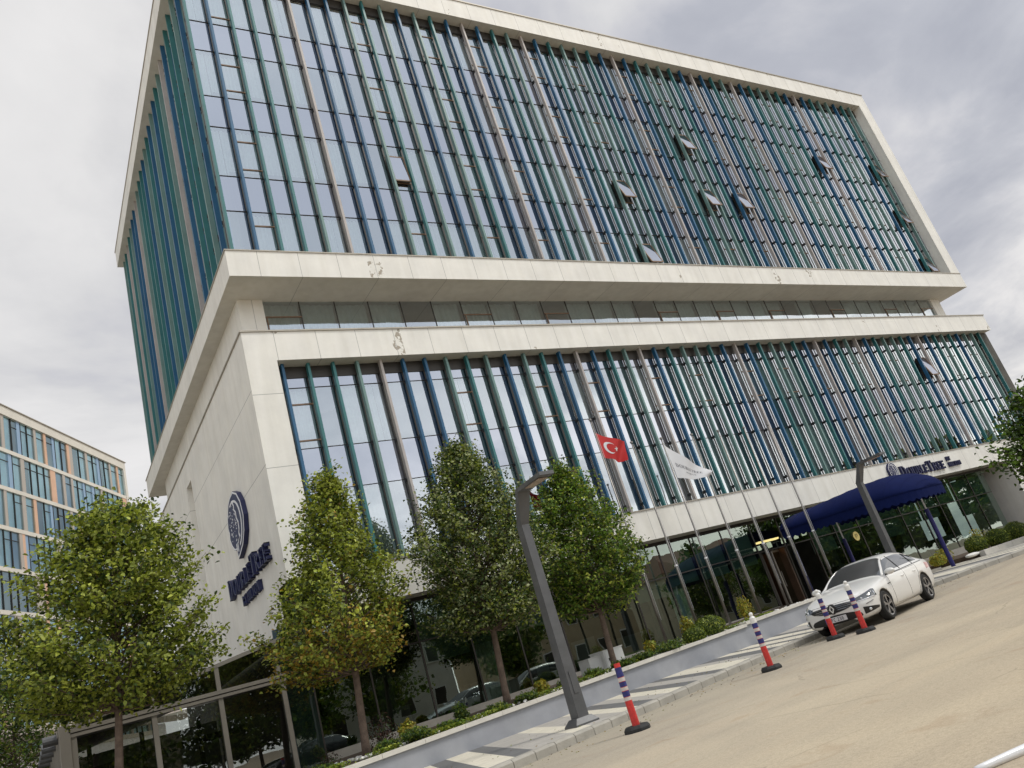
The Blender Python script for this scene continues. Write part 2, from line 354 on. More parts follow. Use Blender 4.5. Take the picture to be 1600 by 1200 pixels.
for x in X_: vs += [(x, kerbY(x) + .20, prof(x) + .148), (x, 24.0, prof(x) + .148)]
mb.add(vs, [(2*i, 2*i+2, 2*i+3, 2*i+1) for i in range(len(X_) - 1)], M_pave)
tag(mb.build('pavement'), kind='structure')
# kerb stones (one setting object, joints modelled)
M_kerb = mat('kerb stone', (.37, .35, .31), .85, noise=(2.3, .16), bump=(25, .35))
mb = MB()
def kpt(d_):  # walk along the kerb
    for (a, b_), (c_, e) in zip(KB, KB[1:]):
        L = math.hypot(c_ - a, e - b_)
        if d_ <= L: return a + (c_ - a) * d_ / L, b_ + (e - b_) * d_ / L, math.atan2(e - b_, c_ - a)
        d_ -= L
    return None
d_ = .2
while True:
    A = kpt(d_); B = kpt(d_ + .485); d_ += .5
    if A is None or B is None: break
    if A[0] > 45: break
    zA, zB = prof(A[0]), prof(B[0]); nx, ny = -math.sin(A[2]), math.cos(A[2]); k = .035
    hh = .15 + random.uniform(-.004, .004)
    pr = [(0, -.05), (0, .0 + hh - k), (k, hh), (.215, hh), (.215, -.05)]
    vs = [(A[0] + nx * p, A[1] + ny * p, zA + q) for p, q in pr] + [(B[0] + nx * p, B[1] + ny * p, zB + q) for p, q in pr]
    mb.add(vs, [(0,1,2,3,4), (9,8,7,6,5)] + [(i, i + 5, (i + 1) % 5 + 5, (i + 1) % 5) for i in range(5)], M_kerb)
tag(mb.build('kerb'), kind='structure')
# planter bed behind the wall
mb = MB(); XX = [-8 + .5 * i for i in range(65)]; vs = []
for x in XX: vs += [(x, wallY(x) + .2, .60 + .012 * (x - 5)), (x, 21.75, .66 + .012 * (x - 5))]
mb.add(vs, [(2*i, 2*i+2, 2*i+3, 2*i+1) for i in range(len(XX) - 1)], M_soil)
tag(mb.build('planter_bed'), kind='structure')
# entrance terrace and right bed
mb = MB(); mb.box(24.2, 27.6, 17.2, 27.0, .2, .56, M_conc); tag(mb.build('entrance_terrace'), kind='structure')
mb = MB(); mb.box(29.5, 60, 16.7, 21.85, .2, .62, M_soil); tag(mb.build('planting_strip'), kind='structure')

# planter wall
M_wall = mat('grey wall', (.31, .32, .35), .8, noise=(1.6, .1), bump=(9, .15)); M_cop = mat('coping stone', (.62, .59, .53), .75, noise=(2.4, .1))
pw = thing('planter_wall', (-8, wallY(-8), 0), 'low blue grey planter wall with cream stone coping along the pavement', 'wall')
mb = MB(); x = -8.0
def wseg(mb, x0, x1, y_in, y_out, za, zb, m, zoff0=0, zoff1=0, gz=True):
    vs = []
    for x in (x0, x1):
        vs += [(x, wallY(x) + y_in, za(x)), (x, wallY(x) + y_out, za(x)), (x, wallY(x) + y_out, zb(x)), (x, wallY(x) + y_in, zb(x))]
    mb.add(vs, [(0,3,2,1), (4,5,6,7), (0,1,5,4), (1,2,6,5), (2,3,7,6), (3,0,4,7)], m)
ct = lambda x: .60 + .012 * (x - 5) + (.05 if x > 18.001 else 0)
for x0, x1, e in ((-8, 18, 0), (18, 24.2, .05)):
    wseg(mb, x0, x1, .03, .2, lambda x: 0.0, lambda x, e=e: .555 + .012 * (x - 5) + e, M_wall)
mb.build('wall_body', pw)
x = -8.0; mb = MB()
while x < 24.1:
    x1 = min(x + 1.0, 18.0 if x < 17.9 else 24.2); e = 0 if x < 17.95 else .05
    if x1 - x < .1: x = x1; continue
    wseg(mb, x + .004, x1 - .004, -.03, .27, lambda x: .555 + .012 * (x - 5) + e, lambda x: .64 + .012 * (x - 5) + e, M_cop); x = x1
mb.build('coping', pw)
pk = thing('planter_kerb', (29.4, 16.5, .3), 'low pale stone edging in front of the round bushes on the right', 'edging')
mb = MB(); x = 29.4
while x < 50: mb.box(x, x + .98, 16.5, 16.72, .3, .66, M_cop); x += 1.0
mb.build('edging_stone', pk)

# ------------------------------------------------------------------ hotel building
X0, X1, F = 6.13, 48.8, 21.0
HB = thing('hotel_building', (X0, F, 0), 'large white clad hotel with blue and green vertical fins over mirrored windows', 'building')
FX = lambda i: 6.45 + .796 * i
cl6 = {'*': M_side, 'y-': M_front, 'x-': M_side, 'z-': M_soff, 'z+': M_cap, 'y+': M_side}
# upper box frame
mb = MB()
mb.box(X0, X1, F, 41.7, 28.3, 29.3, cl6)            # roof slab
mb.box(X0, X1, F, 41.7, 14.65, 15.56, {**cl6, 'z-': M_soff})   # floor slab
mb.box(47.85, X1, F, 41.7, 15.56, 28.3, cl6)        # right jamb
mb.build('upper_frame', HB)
mb = MB(); mb.box(X0 - .03, X1 + .03, F - .03, F + .5, 15.56, 15.60, M_cap); mb.box(X0 - .03, X1 + .03, F - .04, 41.8, 29.3, 29.36, M_cap)
mb.box(X0 - .03, X0 + .5, F + .5, 41.8, 15.56, 15.60, M_cap); mb.build('parapet_cap', HB)
# recessed storey
mb = MB()
mb.box(6.62, 7.42, 22.43, 39.5, 12.6, 14.65, {'*': M_side, 'y-': M_front}); mb.build('recessed_storey_wall', HB); mb = MB(); mb.box(47.0, 47.9, 22.43, 39.5, 12.6, 14.65, {'*': M_side, 'y-': M_front})
mb.build('recessed_storey_wall', HB)
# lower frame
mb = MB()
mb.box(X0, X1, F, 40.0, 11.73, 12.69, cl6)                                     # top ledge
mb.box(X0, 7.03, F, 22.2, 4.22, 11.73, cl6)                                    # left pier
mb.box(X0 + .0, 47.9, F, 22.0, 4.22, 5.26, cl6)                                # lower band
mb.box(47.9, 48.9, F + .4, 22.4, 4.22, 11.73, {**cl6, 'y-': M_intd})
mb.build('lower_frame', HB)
mb = MB(); mb.box(43.3, 48.9, F + .02, 24.0, .3, 4.22, cl6); mb.build('end_pier', HB)
mb = MB(); mb.box(X0 - .04, X1 + .04, F - .04, F + .35, 12.69, 12.74, M_cap); mb.box(X0 - .04, X0 + .3, F + .35, 40.1, 12.69, 12.74, M_cap)
mb.box(7.03, 47.9, F - .03, F + .18, 5.26, 5.30, M_cap); mb.build('ledge_cap', HB)
# side wall with slot
mb = MB(); sm = {'*': M_side}
zs = 4.22
mb.box(X0 - .0, X0 + .4, 22.2, 31.05, zs, 11.73, M_side); mb.box(X0, X0 + .4, 31.05, 32.1, zs, 5.25, M_side)
mb.box(X0 + .33, X0 + .4, 31.05, 32.1, 5.25, 11.73, M_side); mb.box(X0, X0 + .4, 32.1, 39.5, zs, 11.73, M_side)
mb.build('side_wall', HB)
mb = MB(); mb.box(X0 + .05, X0 + .4, 22.2, 39.5, .6, 4.22, M_intd); mb.build('side_wall_base', HB)
# interiors
mb = MB()
mb.box(6.95, 47.8, 25.2, 25.3, 15.56, 28.3, M_int); mb.box(7.2, 47.8, 25.2, 25.3, 12.7, 14.64, M_int); mb.box(6.6, 47.9, 25.2, 25.3, 5.2, 11.7, M_int)
for z in (19.0, 22.42, 25.84): mb.box(6.95, 47.8, 21.62, 25.2, z - .15, z + .12, M_int)
mb.box(7.0, 47.8, 21.62, 25.2, 8.35, 8.65, M_int)
for k in range(12):
    x = FX(1 + 4 * k) - .4; mb.box(x, x + .12, 21.72, 25.2, 15.6, 28.2, M_int); mb.box(x, x + .12, 21.72, 25.2, 5.3, 11.7, M_int)
mb.box(7.3, 7.35, 21.9, 41.4, 15.56, 28.3, M_intd)
mb.build('room_partition', HB)
mb = MB(); mb.box(7.0, 43.3, 27, 27.1, .6, 4.22, M_intd); mb.box(6.6, 43.3, 21.9, 27, 4.2, 4.215, M_intd); mb.box(6.6, 43.3, 22.05, 27, .6, .72, M_intd)
for x in (9, 14.5, 20, 31, 36.5, 41): mb.box(x, x + .5, 24, 24.5, .72, 4.2, M_int)
for x, y, w, h in ((8.5, 23.6, 1.2, .75), (12, 24.0, 1.6, .8), (15.8, 23.5, 1.0, 1.1), (18.2, 24.2, 1.8, .8), (31, 23.8, 2, 1.0), (35, 24.1, 1.6, .8), (39, 23.9, 2, .9)): mb.box(x, x + w, y, y + .6, .72, .72 + h, M_int)
mb.build('lobby_interior', HB)

# fins
pal_f = 'TBTTGRBBGTGRBGTBRBTGRBTGGTBRBTGGTBRBTGRBTGGTBRBTGTBGG'
# measured order of the front fins, left to right
seqU = ['T','B','T','T','G','R','B','B','G','T','G','B','G','T','B','R','B','T','G','R','B','T','G','G','T','B','R','B','T','G','G','T','B','R','B','T','G','R','B','T','G','G','T','B','R','B','T','G','G','B','T','G']
seqL = ['B','T','T','G','R','B','B','G','T','G','B','G','T','B','R','B','T','G','R','B','T','G','G','T','B','R','B','T','G','G','T','B','R','B','T','G','R','B','T','G','G','T','B','R','B','T','G','T','B','G','G','T']
seqS = list('BGTTBRGTBGBTGBTTGRBBGTRTG')
FM = {'B': M_blue, 'T': M_teal, 'G': M_ltg, 'R': M_beige}
ZU = [17.45, 18.85, 20.9, 22.25, 24.33, 25.72, 27.8]; ZL = [5.62, 7.72, 9.05, 11.02]
def fin(mb, x, z0, z1, m, rows, ax=0):
    if ax == 0:
        mb.box(x - .042, x + .042, 21.26, 21.42, z0, z1, m)
        for z in rows: mb.box(x - .03, x + .03, 21.42, 21.53, z - .05, z + .05, M_bracket)
    else:
        mb.box(6.38, 6.545, x - .042, x + .042, z0, z1, m)
        for z in rows: mb.box(6.545, 6.63, x - .03, x + .03, z - .06, z + .06, M_bracket)
rest = MB(); cnt = 0
for i, c in enumerate(seqU):
    if i < 50:
        mb = MB(); fin(mb, FX(i), 15.60, 28.3, FM[c], ZU); mb.build('fin', HB)
    else: fin(rest, FX(i), 15.60, 28.3, FM[c], ZU)
for i, c in enumerate(seqL):
    if i < 50:
        mb = MB(); fin(mb, FX(i + 1), 5.30, 11.73, FM[c], ZL); mb.build('fin', HB)
    else: fin(rest, FX(i + 1), 5.30, 11.73, FM[c], ZL)
for i, c in enumerate(seqS): fin(rest, 22.2 + .79 * i, 15.60, 28.3, FM[c], ZU, 1)
rest.build('fins', HB, kind='stuff')

OPS = [1, 8, 12, 15, 19, 22, 26, 29, 32, 36, 40, 43, 47, 50]
OPEN = {(8, 1), (22, 1), (29, 2), (29, 1), (32, 1), (22, 0), (43, 2), (50, 2), (50, 1), (50, 0)}
G = 21.53
def tilt(): return random.uniform(-.0022, .0022), random.uniform(-.002, .002)
def pane(mb, x0, x1, z0, z1, m):
    a, b_ = tilt(); w, h = (x1 - x0) / 2, (z1 - z0) / 2
    mb.add([(x0, G - a*w - b_*h, z0), (x1, G + a*w - b_*h, z0), (x1, G + a*w + b_*h, z1), (x0, G - a*w + b_*h, z1)], [(0, 1, 2, 3)], m)
def transom(mb, x0, x1, z, w=.015): mb.box(x0, x1, G - .025, G + .03, z - w / 2, z + w / 2, M_frame2 if w > .03 else M_frame)
def curtain(mb, x0, x1, z0, z1, y=21.70):
    n = 18; vs = []
    ph = random.uniform(0, 6)
    for k in range(n + 1):
        x = x0 + (x1 - x0) * k / n; yy = y + .035 * math.sin(k * 1.9 + ph) + .02 * math.sin(k * .8 + ph); vs += [(x, yy, z0), (x, yy, z1)]
    mb.add(vs, [(2*k, 2*k+2, 2*k+3, 2*k+1) for k in range(n)], M_curt)
def sash(mb, x0, x1, z0, z1, ang):
    """top hung sash pushed out at the bottom"""
    h = z1 - z0; dy, dz = math.sin(ang) * h, math.cos(ang) * h; y0 = G - .05
    def P(x, s_, o): return (x, y0 - dy * s_ - o * math.cos(ang), z1 - dz * s_ + o * math.sin(ang) * 0 - o * math.sin(ang))
    for o, m in ((0, M_span),):
        mb.add([P(x0, 0, o), P(x0, 1, o), P(x1, 1, o), P(x1, 0, o)] + [P(x0, 0, .03), P(x0, 1, .03), P(x1, 1, .03), P(x1, 0, .03)],
               [(0,3,2,1), (4,5,6,7), (0,1,5,4), (1,2,6,5), (2,3,7,6), (3,0,4,7)], m)
    for a, b_ in (((x0, 0), (x1, 0)), ((x0, 1), (x1, 1)), ((x0, 0), (x0, 1)), ((x1, 0), (x1, 1))):
        mb.bar(P(a[0], a[1], .015), P(b_[0], b_[1], .015), .05, .05, M_frame2)
def window_unit(bay, zA, zB, zv, op, opened, mbs=None, head=False):
    """zA..zB unit; zv splits vision (below) and spandrel (above)"""
    x0, x1 = FX(bay), FX(bay + 1)
    P = mbs or (MB(), MB(), MB())
    pn, frm, cu = P
    has_c = random.random() < .58
    if op:
        q0, q1 = zv - 1.72, zv - .55
        pane(pn, x0, x1, zA, q0, M_glass)
        if opened:
            frm.box(x0 + .05, x1 - .05, G + .05, G + .08, q0, q1, M_intd)
        else: pane(pn, x0, x1, q0, q1, M_glass)
        pane(pn, x0, x1, q1, zv, M_glass); transom(frm, x0, x1, q0, .045); transom(frm, x0, x1, q1, .045)
        has_c = True
    else: pane(pn, x0, x1, zA, zv, M_glass)
    pane(pn, x0, x1, zv, zB, M_span); transom(frm, x0, x1, zv); transom(frm, x0, x1, zB if not head else zB - .02)
    frm.box(x0 - .04, x0 + .04, G - .006, G + .04, zA, zB, M_frame)
    if has_c and not opened: curtain(cu, x0 + .02, x1 - .02, zA + .03, zv - .02)
    if mbs is None:
        w = pn.build('window', HB); frm.build('frame', w)
        if cu.v: cu.build('curtain', w)
        if opened:
            s_ = MB(); sash(s_, x0 + .09, x1 - .09, q0, q1, R_(4.5)); s_.build('open_sash', w)
    elif opened:
        s_ = MB(); sash(s_, x0 + .08, x1 - .08, q0, q1, R_(17)); o = s_.build('open_sash', HB)
units = [(15.56, 18.85, 17.45), (18.85, 22.25, 20.9), (22.25, 25.72, 24.33), (25.72, 28.3, 27.8)]
rw = (MB(), MB(), MB())
for bay in range(0, 52):
    for k, (a, b_, v) in enumerate(units):
        window_unit(bay, a, b_, v, bay in OPS, (bay, k) in OPEN, None if bay < 17 else rw, head=(k == 3))
for bay in range(0, 53):
    for k, (a, b_, v) in enumerate([(5.26, 9.05, 7.72), (9.05, 11.73, 11.02)]):
        window_unit(bay, a, b_, v, bay in OPS and k == 1 or bay == 12, (bay, k) in ((43, 1), (12, 0)), None if (bay < 16) else rw, head=(k == 1))
w = rw[0]; 
for q in rw[1:]:
    for vs_, fs_, m_ in ((q.v, q.f, q.m),):
        o = len(w.v); w.v += vs_
        for f_, mi_ in zip(fs_, m_): w.f.append([a + o for a in f_]); w.m.append(w.mi(q.mats[mi_]))
w.build('windows', HB, kind='stuff')
# dark heads
mb = MB(); mb.box(6.6, 47.85, G - .03, G + .1, 27.85, 28.3, M_frame); mb.box(7.03, 47.9, G - .03, G + .1, 11.35, 11.73, M_frame); mb.build('window_head', HB)
# end windows beyond the last fin, glazing of the short side
mb = MB(); mb.add([(6.63, 21.55, 15.56), (6.63, 41.5, 15.56), (6.63, 41.5, 28.3), (6.63, 21.55, 28.3)], [(0, 1, 2, 3)], M_glass)
for z in ZU: mb.box(6.62, 6.66, 21.6, 41.5, z - .015, z + .015, M_frame)
mb.build('side_glazing', HB)
# recessed strip windows
for k in range(32):
    x0 = 7.42 + k * 1.2372; x1 = x0 + 1.2372
    mb = MB(); gy = 22.55
    op = k in (0, 6, 9, 14, 17, 20, 24, 28, 31)
    mb.add([(x0, gy, 12.7), (x1, gy, 12.7), (x1, gy + random.uniform(-.004, .004), 14.65), (x0, gy, 14.65)], [(0, 1, 2, 3)], M_glass)
    fr_ = MB(); fr_.box(x0 - .018, x0 + .018, gy - .01, gy + .03, 12.7, 14.65, M_frame)
    if op: fr_.box(x0, x1, gy - .03, gy + .03, 14.05, 14.09, M_frame2); fr_.box(x0 + .06, x0 + .10, gy - .03, gy + .02, 12.7, 14.05, M_frame2)
    o = mb.build('strip_window', HB); fr_.build('frame', o)
    if random.random() < .75 or k < 3:
        c_ = MB(); curtain(c_, x0 + .05, x1 - .05, 12.72, 14.6, 22.7); c_.build('curtain', o)
# ground floor glazing
gm = [6.5 + i * 1.62 for i in range(0, 23)]
GY = 21.9
for i, (x0, x1) in enumerate(zip(gm, gm[1:])):
    if 11.5 <= i < 12.4: pass
    mb = MB(); fr_ = MB(); door = (24.2 < (x0 + x1) / 2 < 26.8)
    zb = .66 if door else .90
    for z0, z1 in ((zb, 2.98), (2.98, 4.22)):
        if door and z0 < 2: continue
        a, b_ = tilt()
        mb.add([(x0, GY - a, z0), (x1, GY + a, z0), (x1, GY + a + b_, z1), (x0, GY - a + b_, z1)], [(0, 1, 2, 3)], M_gf)
    fr_.box(x0 - .025, x0 + .025, GY - .02, GY + .05, zb, 4.22, M_frame); fr_.box(x0 + .03, x1 - .03, GY - .03, GY + .06, 2.96, 3.0, M_frame)
    fr_.box(x0 - .03, x1 - .03, GY - .10, GY + .0, 4.12, 4.22, M_frame)
    o = mb.build('ground_floor_window', HB); fr_.build('frame', o)
    if not door:
        bl = MB(); lo = random.choice([2.98, 2.55, 2.6, 2.35, 2.98, 2.5]) if i > 1 else 3.5
        if x0 > 29: lo = random.choice([2.98, 2.2, 2.5, 2.98])
        bl.box(x0 + .06, x1 - .06, GY + .14, GY + .15, lo, 3.9 if x0 > 15 else 4.18, M_blind); bl.build('roller_blind', o)
    if i in (3, 8):
        c_ = MB(); curtain(c_, x0 + .2, x0 + 1.1, .75, 2.9, GY + .5); c_.build('curtain', o)
mb = MB(); mb.box(6.3, 24.2, GY - .12, GY - .01, .3, .90, M_conc); mb.box(29.2, 43.3, GY - .12, GY - .01, .3, .90, M_conc); mb.build('plinth', HB)
# entrance
M_warm = mat('warm lamp', (1, .7, .35), .5, emit=((1, .62, .28), 3.0)); M_wl = mat('white lamp', (1, .9, .75), .5, emit=((1, .9, .75), .9)); M_brown = mat('brown timber', (.09, .05, .03), .5, noise=(3, .3))
mb = MB(); mb.box(25.9, 26.05, 22.0, 23.5, .7, 2.95, M_brown); mb.box(24.5, 24.6, 22.0, 24.0, .7, 3.0, M_frame); mb.box(24.6, 25.9, 24.3, 24.36, .7, 3.0, M_brown); mb.build('entrance_lobby', HB)
dr = MB(); dr.add([(25.1, 22.0, .7), (25.95, 22.35, .7), (25.95, 22.35, 2.9), (25.1, 22.0, 2.9)], [(0, 1, 2, 3)], M_gf)
d_o = dr.build('glass_door', HB); fr_ = MB()
for p, q in (((25.1, 22.0, .7), (25.1, 22.0, 2.9)), ((25.95, 22.35, .7), (25.95, 22.35, 2.9)), ((25.1, 22.0, 2.9), (25.95, 22.35, 2.9)), ((25.1, 22.0, .75), (25.95, 22.35, .75))): fr_.bar(p, q, .07, .07, M_brfr)
fr_.build('frame', d_o); h_ = MB(); h_.tube([(25.2, 21.97, 1.5), (25.2, 21.97, 2.1)], .018, M_steel); h_.build('handle', d_o)
mb = MB(); mb.box(25.0, 26.2, 22.3, 22.5, 3.35, 3.42, M_warm); mb.build('entrance_light', HB)
mb = MB()
for k in range(11):
    a = 2 * math.pi * k / 11; mb.box(27.7 + 1.1 * math.cos(a) - .07, 27.7 + 1.1 * math.cos(a) + .07, 23.6 + 1.1 * math.sin(a) - .07, 23.6 + 1.1 * math.sin(a) + .07, 3.28, 3.4, M_wl)
mb.tube([(27.7 + 1.1 * math.cos(k * math.pi / 8), 23.6 + 1.1 * math.sin(k * math.pi / 8), 3.42) for k in range(17)], .02, M_frame, 6); mb.build('ring_chandelier', HB)
mb = MB(); cy = GY - .03; mb.prism([(30.33 + .2 * math.cos(k * .3927), 2.62 + .2 * math.sin(k * .3927)) for k in range(16)], lambda a, b_: (a, cy, b_), lambda a, b_: (a, cy - .015, b_), mat('yellow disc', (.72, .58, .2), .5))
dk = mat('disc ink', (.22, .16, .05), .6)
for x0_, x1_, z0_, z1_ in ((30.25, 30.28, 2.53, 2.71), (30.28, 30.37, 2.68, 2.71), (30.28, 30.37, 2.6, 2.63), (30.37, 30.40, 2.6, 2.71)): mb.box(x0_, x1_, cy - .022, cy - .0155, z0_, z1_, dk)
mb.build('round_sticker', HB)

# ------------------------------------------------------------------ serif lettering
def arc(cx, cy, rx, ry, a0, a1, n=10): return [(cx + rx * math.cos(R_(a0 + (a1 - a0) * k / n)), cy + ry * math.sin(R_(a0 + (a1 - a0) * k / n))) for k in range(n + 1)]
def ring(cx, cy, rx, ry, tx, ty, a0, a1, n=12):
    o = arc(cx, cy, rx, ry, a0, a1, n); i_ = arc(cx, cy, rx - tx, ry - ty, a0, a1, n)
    return [[o[k], o[k+1], i_[k+1], i_[k]] for k in range(n)]
def rect(x0, y0, x1, y1): return [(x0, y0), (x1, y0), (x1, y1), (x0, y1)]
TH, TN, SF = .16, .055, .05
def stem(x): return [rect(x, 0, x + TH, 1), rect(x - SF, 0, x + TH + SF, .05), rect(x - SF, .95, x + TH + SF, 1)]
GL = {
 'D': (stem(.06) + ring(.22, .5, .52, .5, .16, .055, -90, 90), .84),
 'O': (ring(.42, .5, .42, .51, .15, .055, 0, 360, 20), .86),
 'U': ([rect(.08, .3, .08+TH, 1), rect(.02, .95, .30, 1), rect(.62, .3, .62+TN, 1), rect(.54, .95, .76, 1)] + ring(.38, .32, .30, .33, .14, .06, 180, 360), .80),
 'B': (stem(.06) + ring(.22, .75, .38, .25, .15, .05, -90, 90) + ring(.22, .26, .44, .26, .16, .05, -90, 90), .72),
 'L': (stem(.06) + [rect(.22, 0, .62, TN), rect(.57, 0, .62, .24)], .68),
 'E': (stem(.06) + [rect(.22, 0, .62, TN), rect(.22, .945, .60, 1), rect(.22, .47, .48, .53), rect(.57, 0, .62, .24), rect(.55, .78, .60, 1), rect(.44, .38, .48, .62)], .68),
 'T': ([rect(.29, 0, .29+TH, 1), rect(.2, 0, .54, .05), rect(.02, .945, .72, 1), rect(.02, .75, .065, 1), rect(.675, .75, .72, 1)], .76),
 'R': (stem(.06) + ring(.22, .74, .40, .26, .15, .05, -90, 90) + [[(.30, .48), (.46, .48), (.80, 0), (.62, 0)], rect(.60, 0, .86, .05)], .82),
 'Y': ([rect(.30, 0, .30+TH, .48), rect(.22, 0, .54, .05), [(.02, 1), (.20, 1), (.46, .45), (.30, .45)], [(.62, 1), (.69, 1), (.44, .45), (.36, .45)], rect(0, .95, .25, 1), rect(.56, .95, .76, 1)], .74),
 'H': (stem(.06) + [rect(.56, 0, .56+TH, 1), rect(.5, 0, .78, .05), rect(.5, .95, .78, 1), rect(.22, .47, .56, .53)], .82),
 'I': (stem(.06), .30), 
 'N': ([rect(.08, 0, .08+TN, 1), rect(.64, 0, .64+TN, 1), [(.08, 1), (.26, 1), (.695, 0), (.56, 0)], rect(0, .95, .2, 1), rect(.56, .95, .78, 1), rect(0, 0, .2, .05)], .82),
}
def letters(text, x, z, h, w, place, caps=None, parent=None, m=None, depth=None, outline=None, part='letter', gap=.10):
    """place(a,b,d) -> 3D; w horizontal scale; caps: indices of taller capitals"""
    for k, chh in enumerate(text):
        if chh == ' ': x += .35 * h * w; continue
        polys, adv = GL[chh]; hh = h * (1.28 if caps and k in caps else 1.0); mb = MB()
        for j, p in enumerate(polys):
            e = j * .0007
            if outline:
                mb.prism(p, lambda a, b_: place(x + a * hh * w, z + b_ * hh, 0), lambda a, b_, e=e: place(x + a * hh * w, z + b_ * hh, depth + e), m)
            else:
                mb.prism(p, lambda a, b_: place(x + a * hh * w, z + b_ * hh, 0), lambda a, b_, e=e: place(x + a * hh * w, z + b_ * hh, depth + e), m)
        if parent is not None: mb.build(part, parent)
        else: yield_mb.append(mb)
        x += (adv + gap) * hh * w
    return x
# emblem: a tree standing in a letter D
def emblem(place, s, parent, name='emblem'):
    def P(o, d): return lambda a, b_: place(o[0] + a * s, o[1] + b_ * s, d)
    mb = MB()
    out = [(.30, 0), (.40, .03), (.62, .12), (.78, .28), (.86, .5), (.82, .74), (.70, .92), (.52, 1.02), (.34, 1.0), (.20, .93), (.12, .84), (.04, .74), (.0, .6), (.03, .5), (.0, .4), (.06, .28), (.14, .2), (.22, .16), (.27, .16), (.28, .1)]
    mb.prism(out, P((0, 0), 0), P((0, 0), .14), M_navy)
    a = mb.build(name, parent)
    m2 = MB(); cx, cy = .42, .52
    def shrink(k): return [(cx + (x - cx) * k, cy + (y - cy) * k) for x, y in out]
    o1, o2 = shrink(.985), shrink(.93)
    n = len(out)
    for i in range(n):
        m2.prism([o1[i], o1[(i+1) % n], o2[(i+1) % n], o2[i]], P((0, 0), .14), P((0, 0), .146 + .0003 * (i % 2)), M_white)
    for k, q in enumerate(ring(.40, .52, .34, .38, .035, .035, -75, 112, 16)): m2.prism(q, P((0, 0), .14), P((0, 0), .150 + .0003 * (k % 2)), M_white)
    # crown edge
    ed = [(.40, .90), (.46, .80), (.44, .74), (.50, .68), (.50, .58), (.55, .5), (.54, .4), (.50, .34), (.52, .28), (.44, .26), (.40, .22)]
    for k, (p, q) in enumerate(zip(ed, ed[1:])):
        m2.prism([p, q, (q[0] + .03, q[1]), (p[0] + .03, p[1])], P((0, 0), .14), P((0, 0), .153 + .0003 * (k % 2)), M_white)
    m2.prism([(.30, .24), (.33, .24), (.32, .12), (.29, .12)], P((0, 0), .14), P((0, 0), .151), M_white)
    m2.prism([(.37, .24), (.395, .24), (.38, .10), (.355, .10)], P((0, 0), .14), P((0, 0), .151), M_white)
    rr = random.Random(3)
    for k in range(60):
        x, y = rr.uniform(.10, .48), rr.uniform(.26, .86)
        if (x - .28) ** 2 / .045 + (y - .56) ** 2 / .1 > 1: continue
        r = rr.uniform(.006, .013); m2.prism([(x - r, y - r*.6), (x + r, y - r), (x + r*.7, y + r), (x - r, y + r*.8)], P((0, 0), .14), P((0, 0), .1455), M_white)
    m2.build('white_line_pattern', a)
ws = thing('wall_sign', (X0, 24.6, 6.0), 'navy raised lettering and tree emblem on the white side wall', 'sign')
plW = lambda a, b_, d: (X0 - .01 - d, 27.2 - a, b_)
emblem(lambda a, b_, d: (X0 - .01 - d, 25.85 - a, b_), 2.15, ws) if False else None
def plE(a, b_, d): return (X0 - .005 - d, 25.85 - a * 1.28, 6.98 + b_)
emblem(lambda a, b_, d: plE(a, b_, d), 1.98, ws)
letters('DOUBLETREE', 0, 6.12, .50, 1.16, lambda a, b_, d: (X0 - .005 - d, 27.15 - a, b_), caps={0, 6}, parent=ws, m=M_navy, depth=.15)
letters('BY HILTON', 1.5, 5.62, .30, 1.1, lambda a, b_, d: (X0 - .005 - d, 27.15 - a, b_), parent=ws, m=M_navy, depth=.12)
fs = thing('fascia_sign', (33.1, F, 4.4), 'navy raised serif lettering with white faces above the blue entrance canopy', 'sign')
emblem(lambda a, b_, d: (33.05 + a, F - .01 - d * .8, 4.42 + b_), .80, fs)
letters('DOUBLETREE', 33.95, 4.47, .40, 1.0, lambda a, b_, d: (a, F - .005 - d, b_), caps={0, 6}, parent=fs, m=M_navy, depth=.10)
letters('DOUBLETREE', 33.955, 4.475, .39, 1.0, lambda a, b_, d: (a, F - .115 - d * .1, b_), caps={0, 6}, parent=fs, m=M_white, depth=.12, part='letter_face') if False else None
letters('BY', 37.9, 4.80, .2, 1.0, lambda a, b_, d: (a, F - .005 - d, b_), parent=fs, m=M_navy, depth=.10)
letters('HILTON', 37.9, 4.5, .22, 1.0, lambda a, b_, d: (a, F - .005 - d, b_), parent=fs, m=M_navy, depth=.10)

# ------------------------------------------------------------------ glass pavilion on the left
PV = thing('glass_pavilion', (.8, 21.3, .3), 'single storey glass pavilion with brown metal frame under the white side wall', 'building')
PY = 21.3
mb = MB(); px = [.99, 2.62, 4.10, 5.60]
for i, x in enumerate(px): mb.box(x - .055, x + .055, PY - .06, PY + .12, .3, 2.84, M_brfr)
mb.box(.9, 5.69, PY - .085, PY + .14, 2.84, 2.91, M_brfr); mb.box(.9, 5.69, PY - .05, PY + .12, 2.91, 2.935, M_frame); mb.box(.9, 5.69, PY - .10, PY + .14, 2.935, 3.02, M_brfr)
mb.box(.9, 5.69, PY - .08, PY + .13, .55, .70, M_brfr)
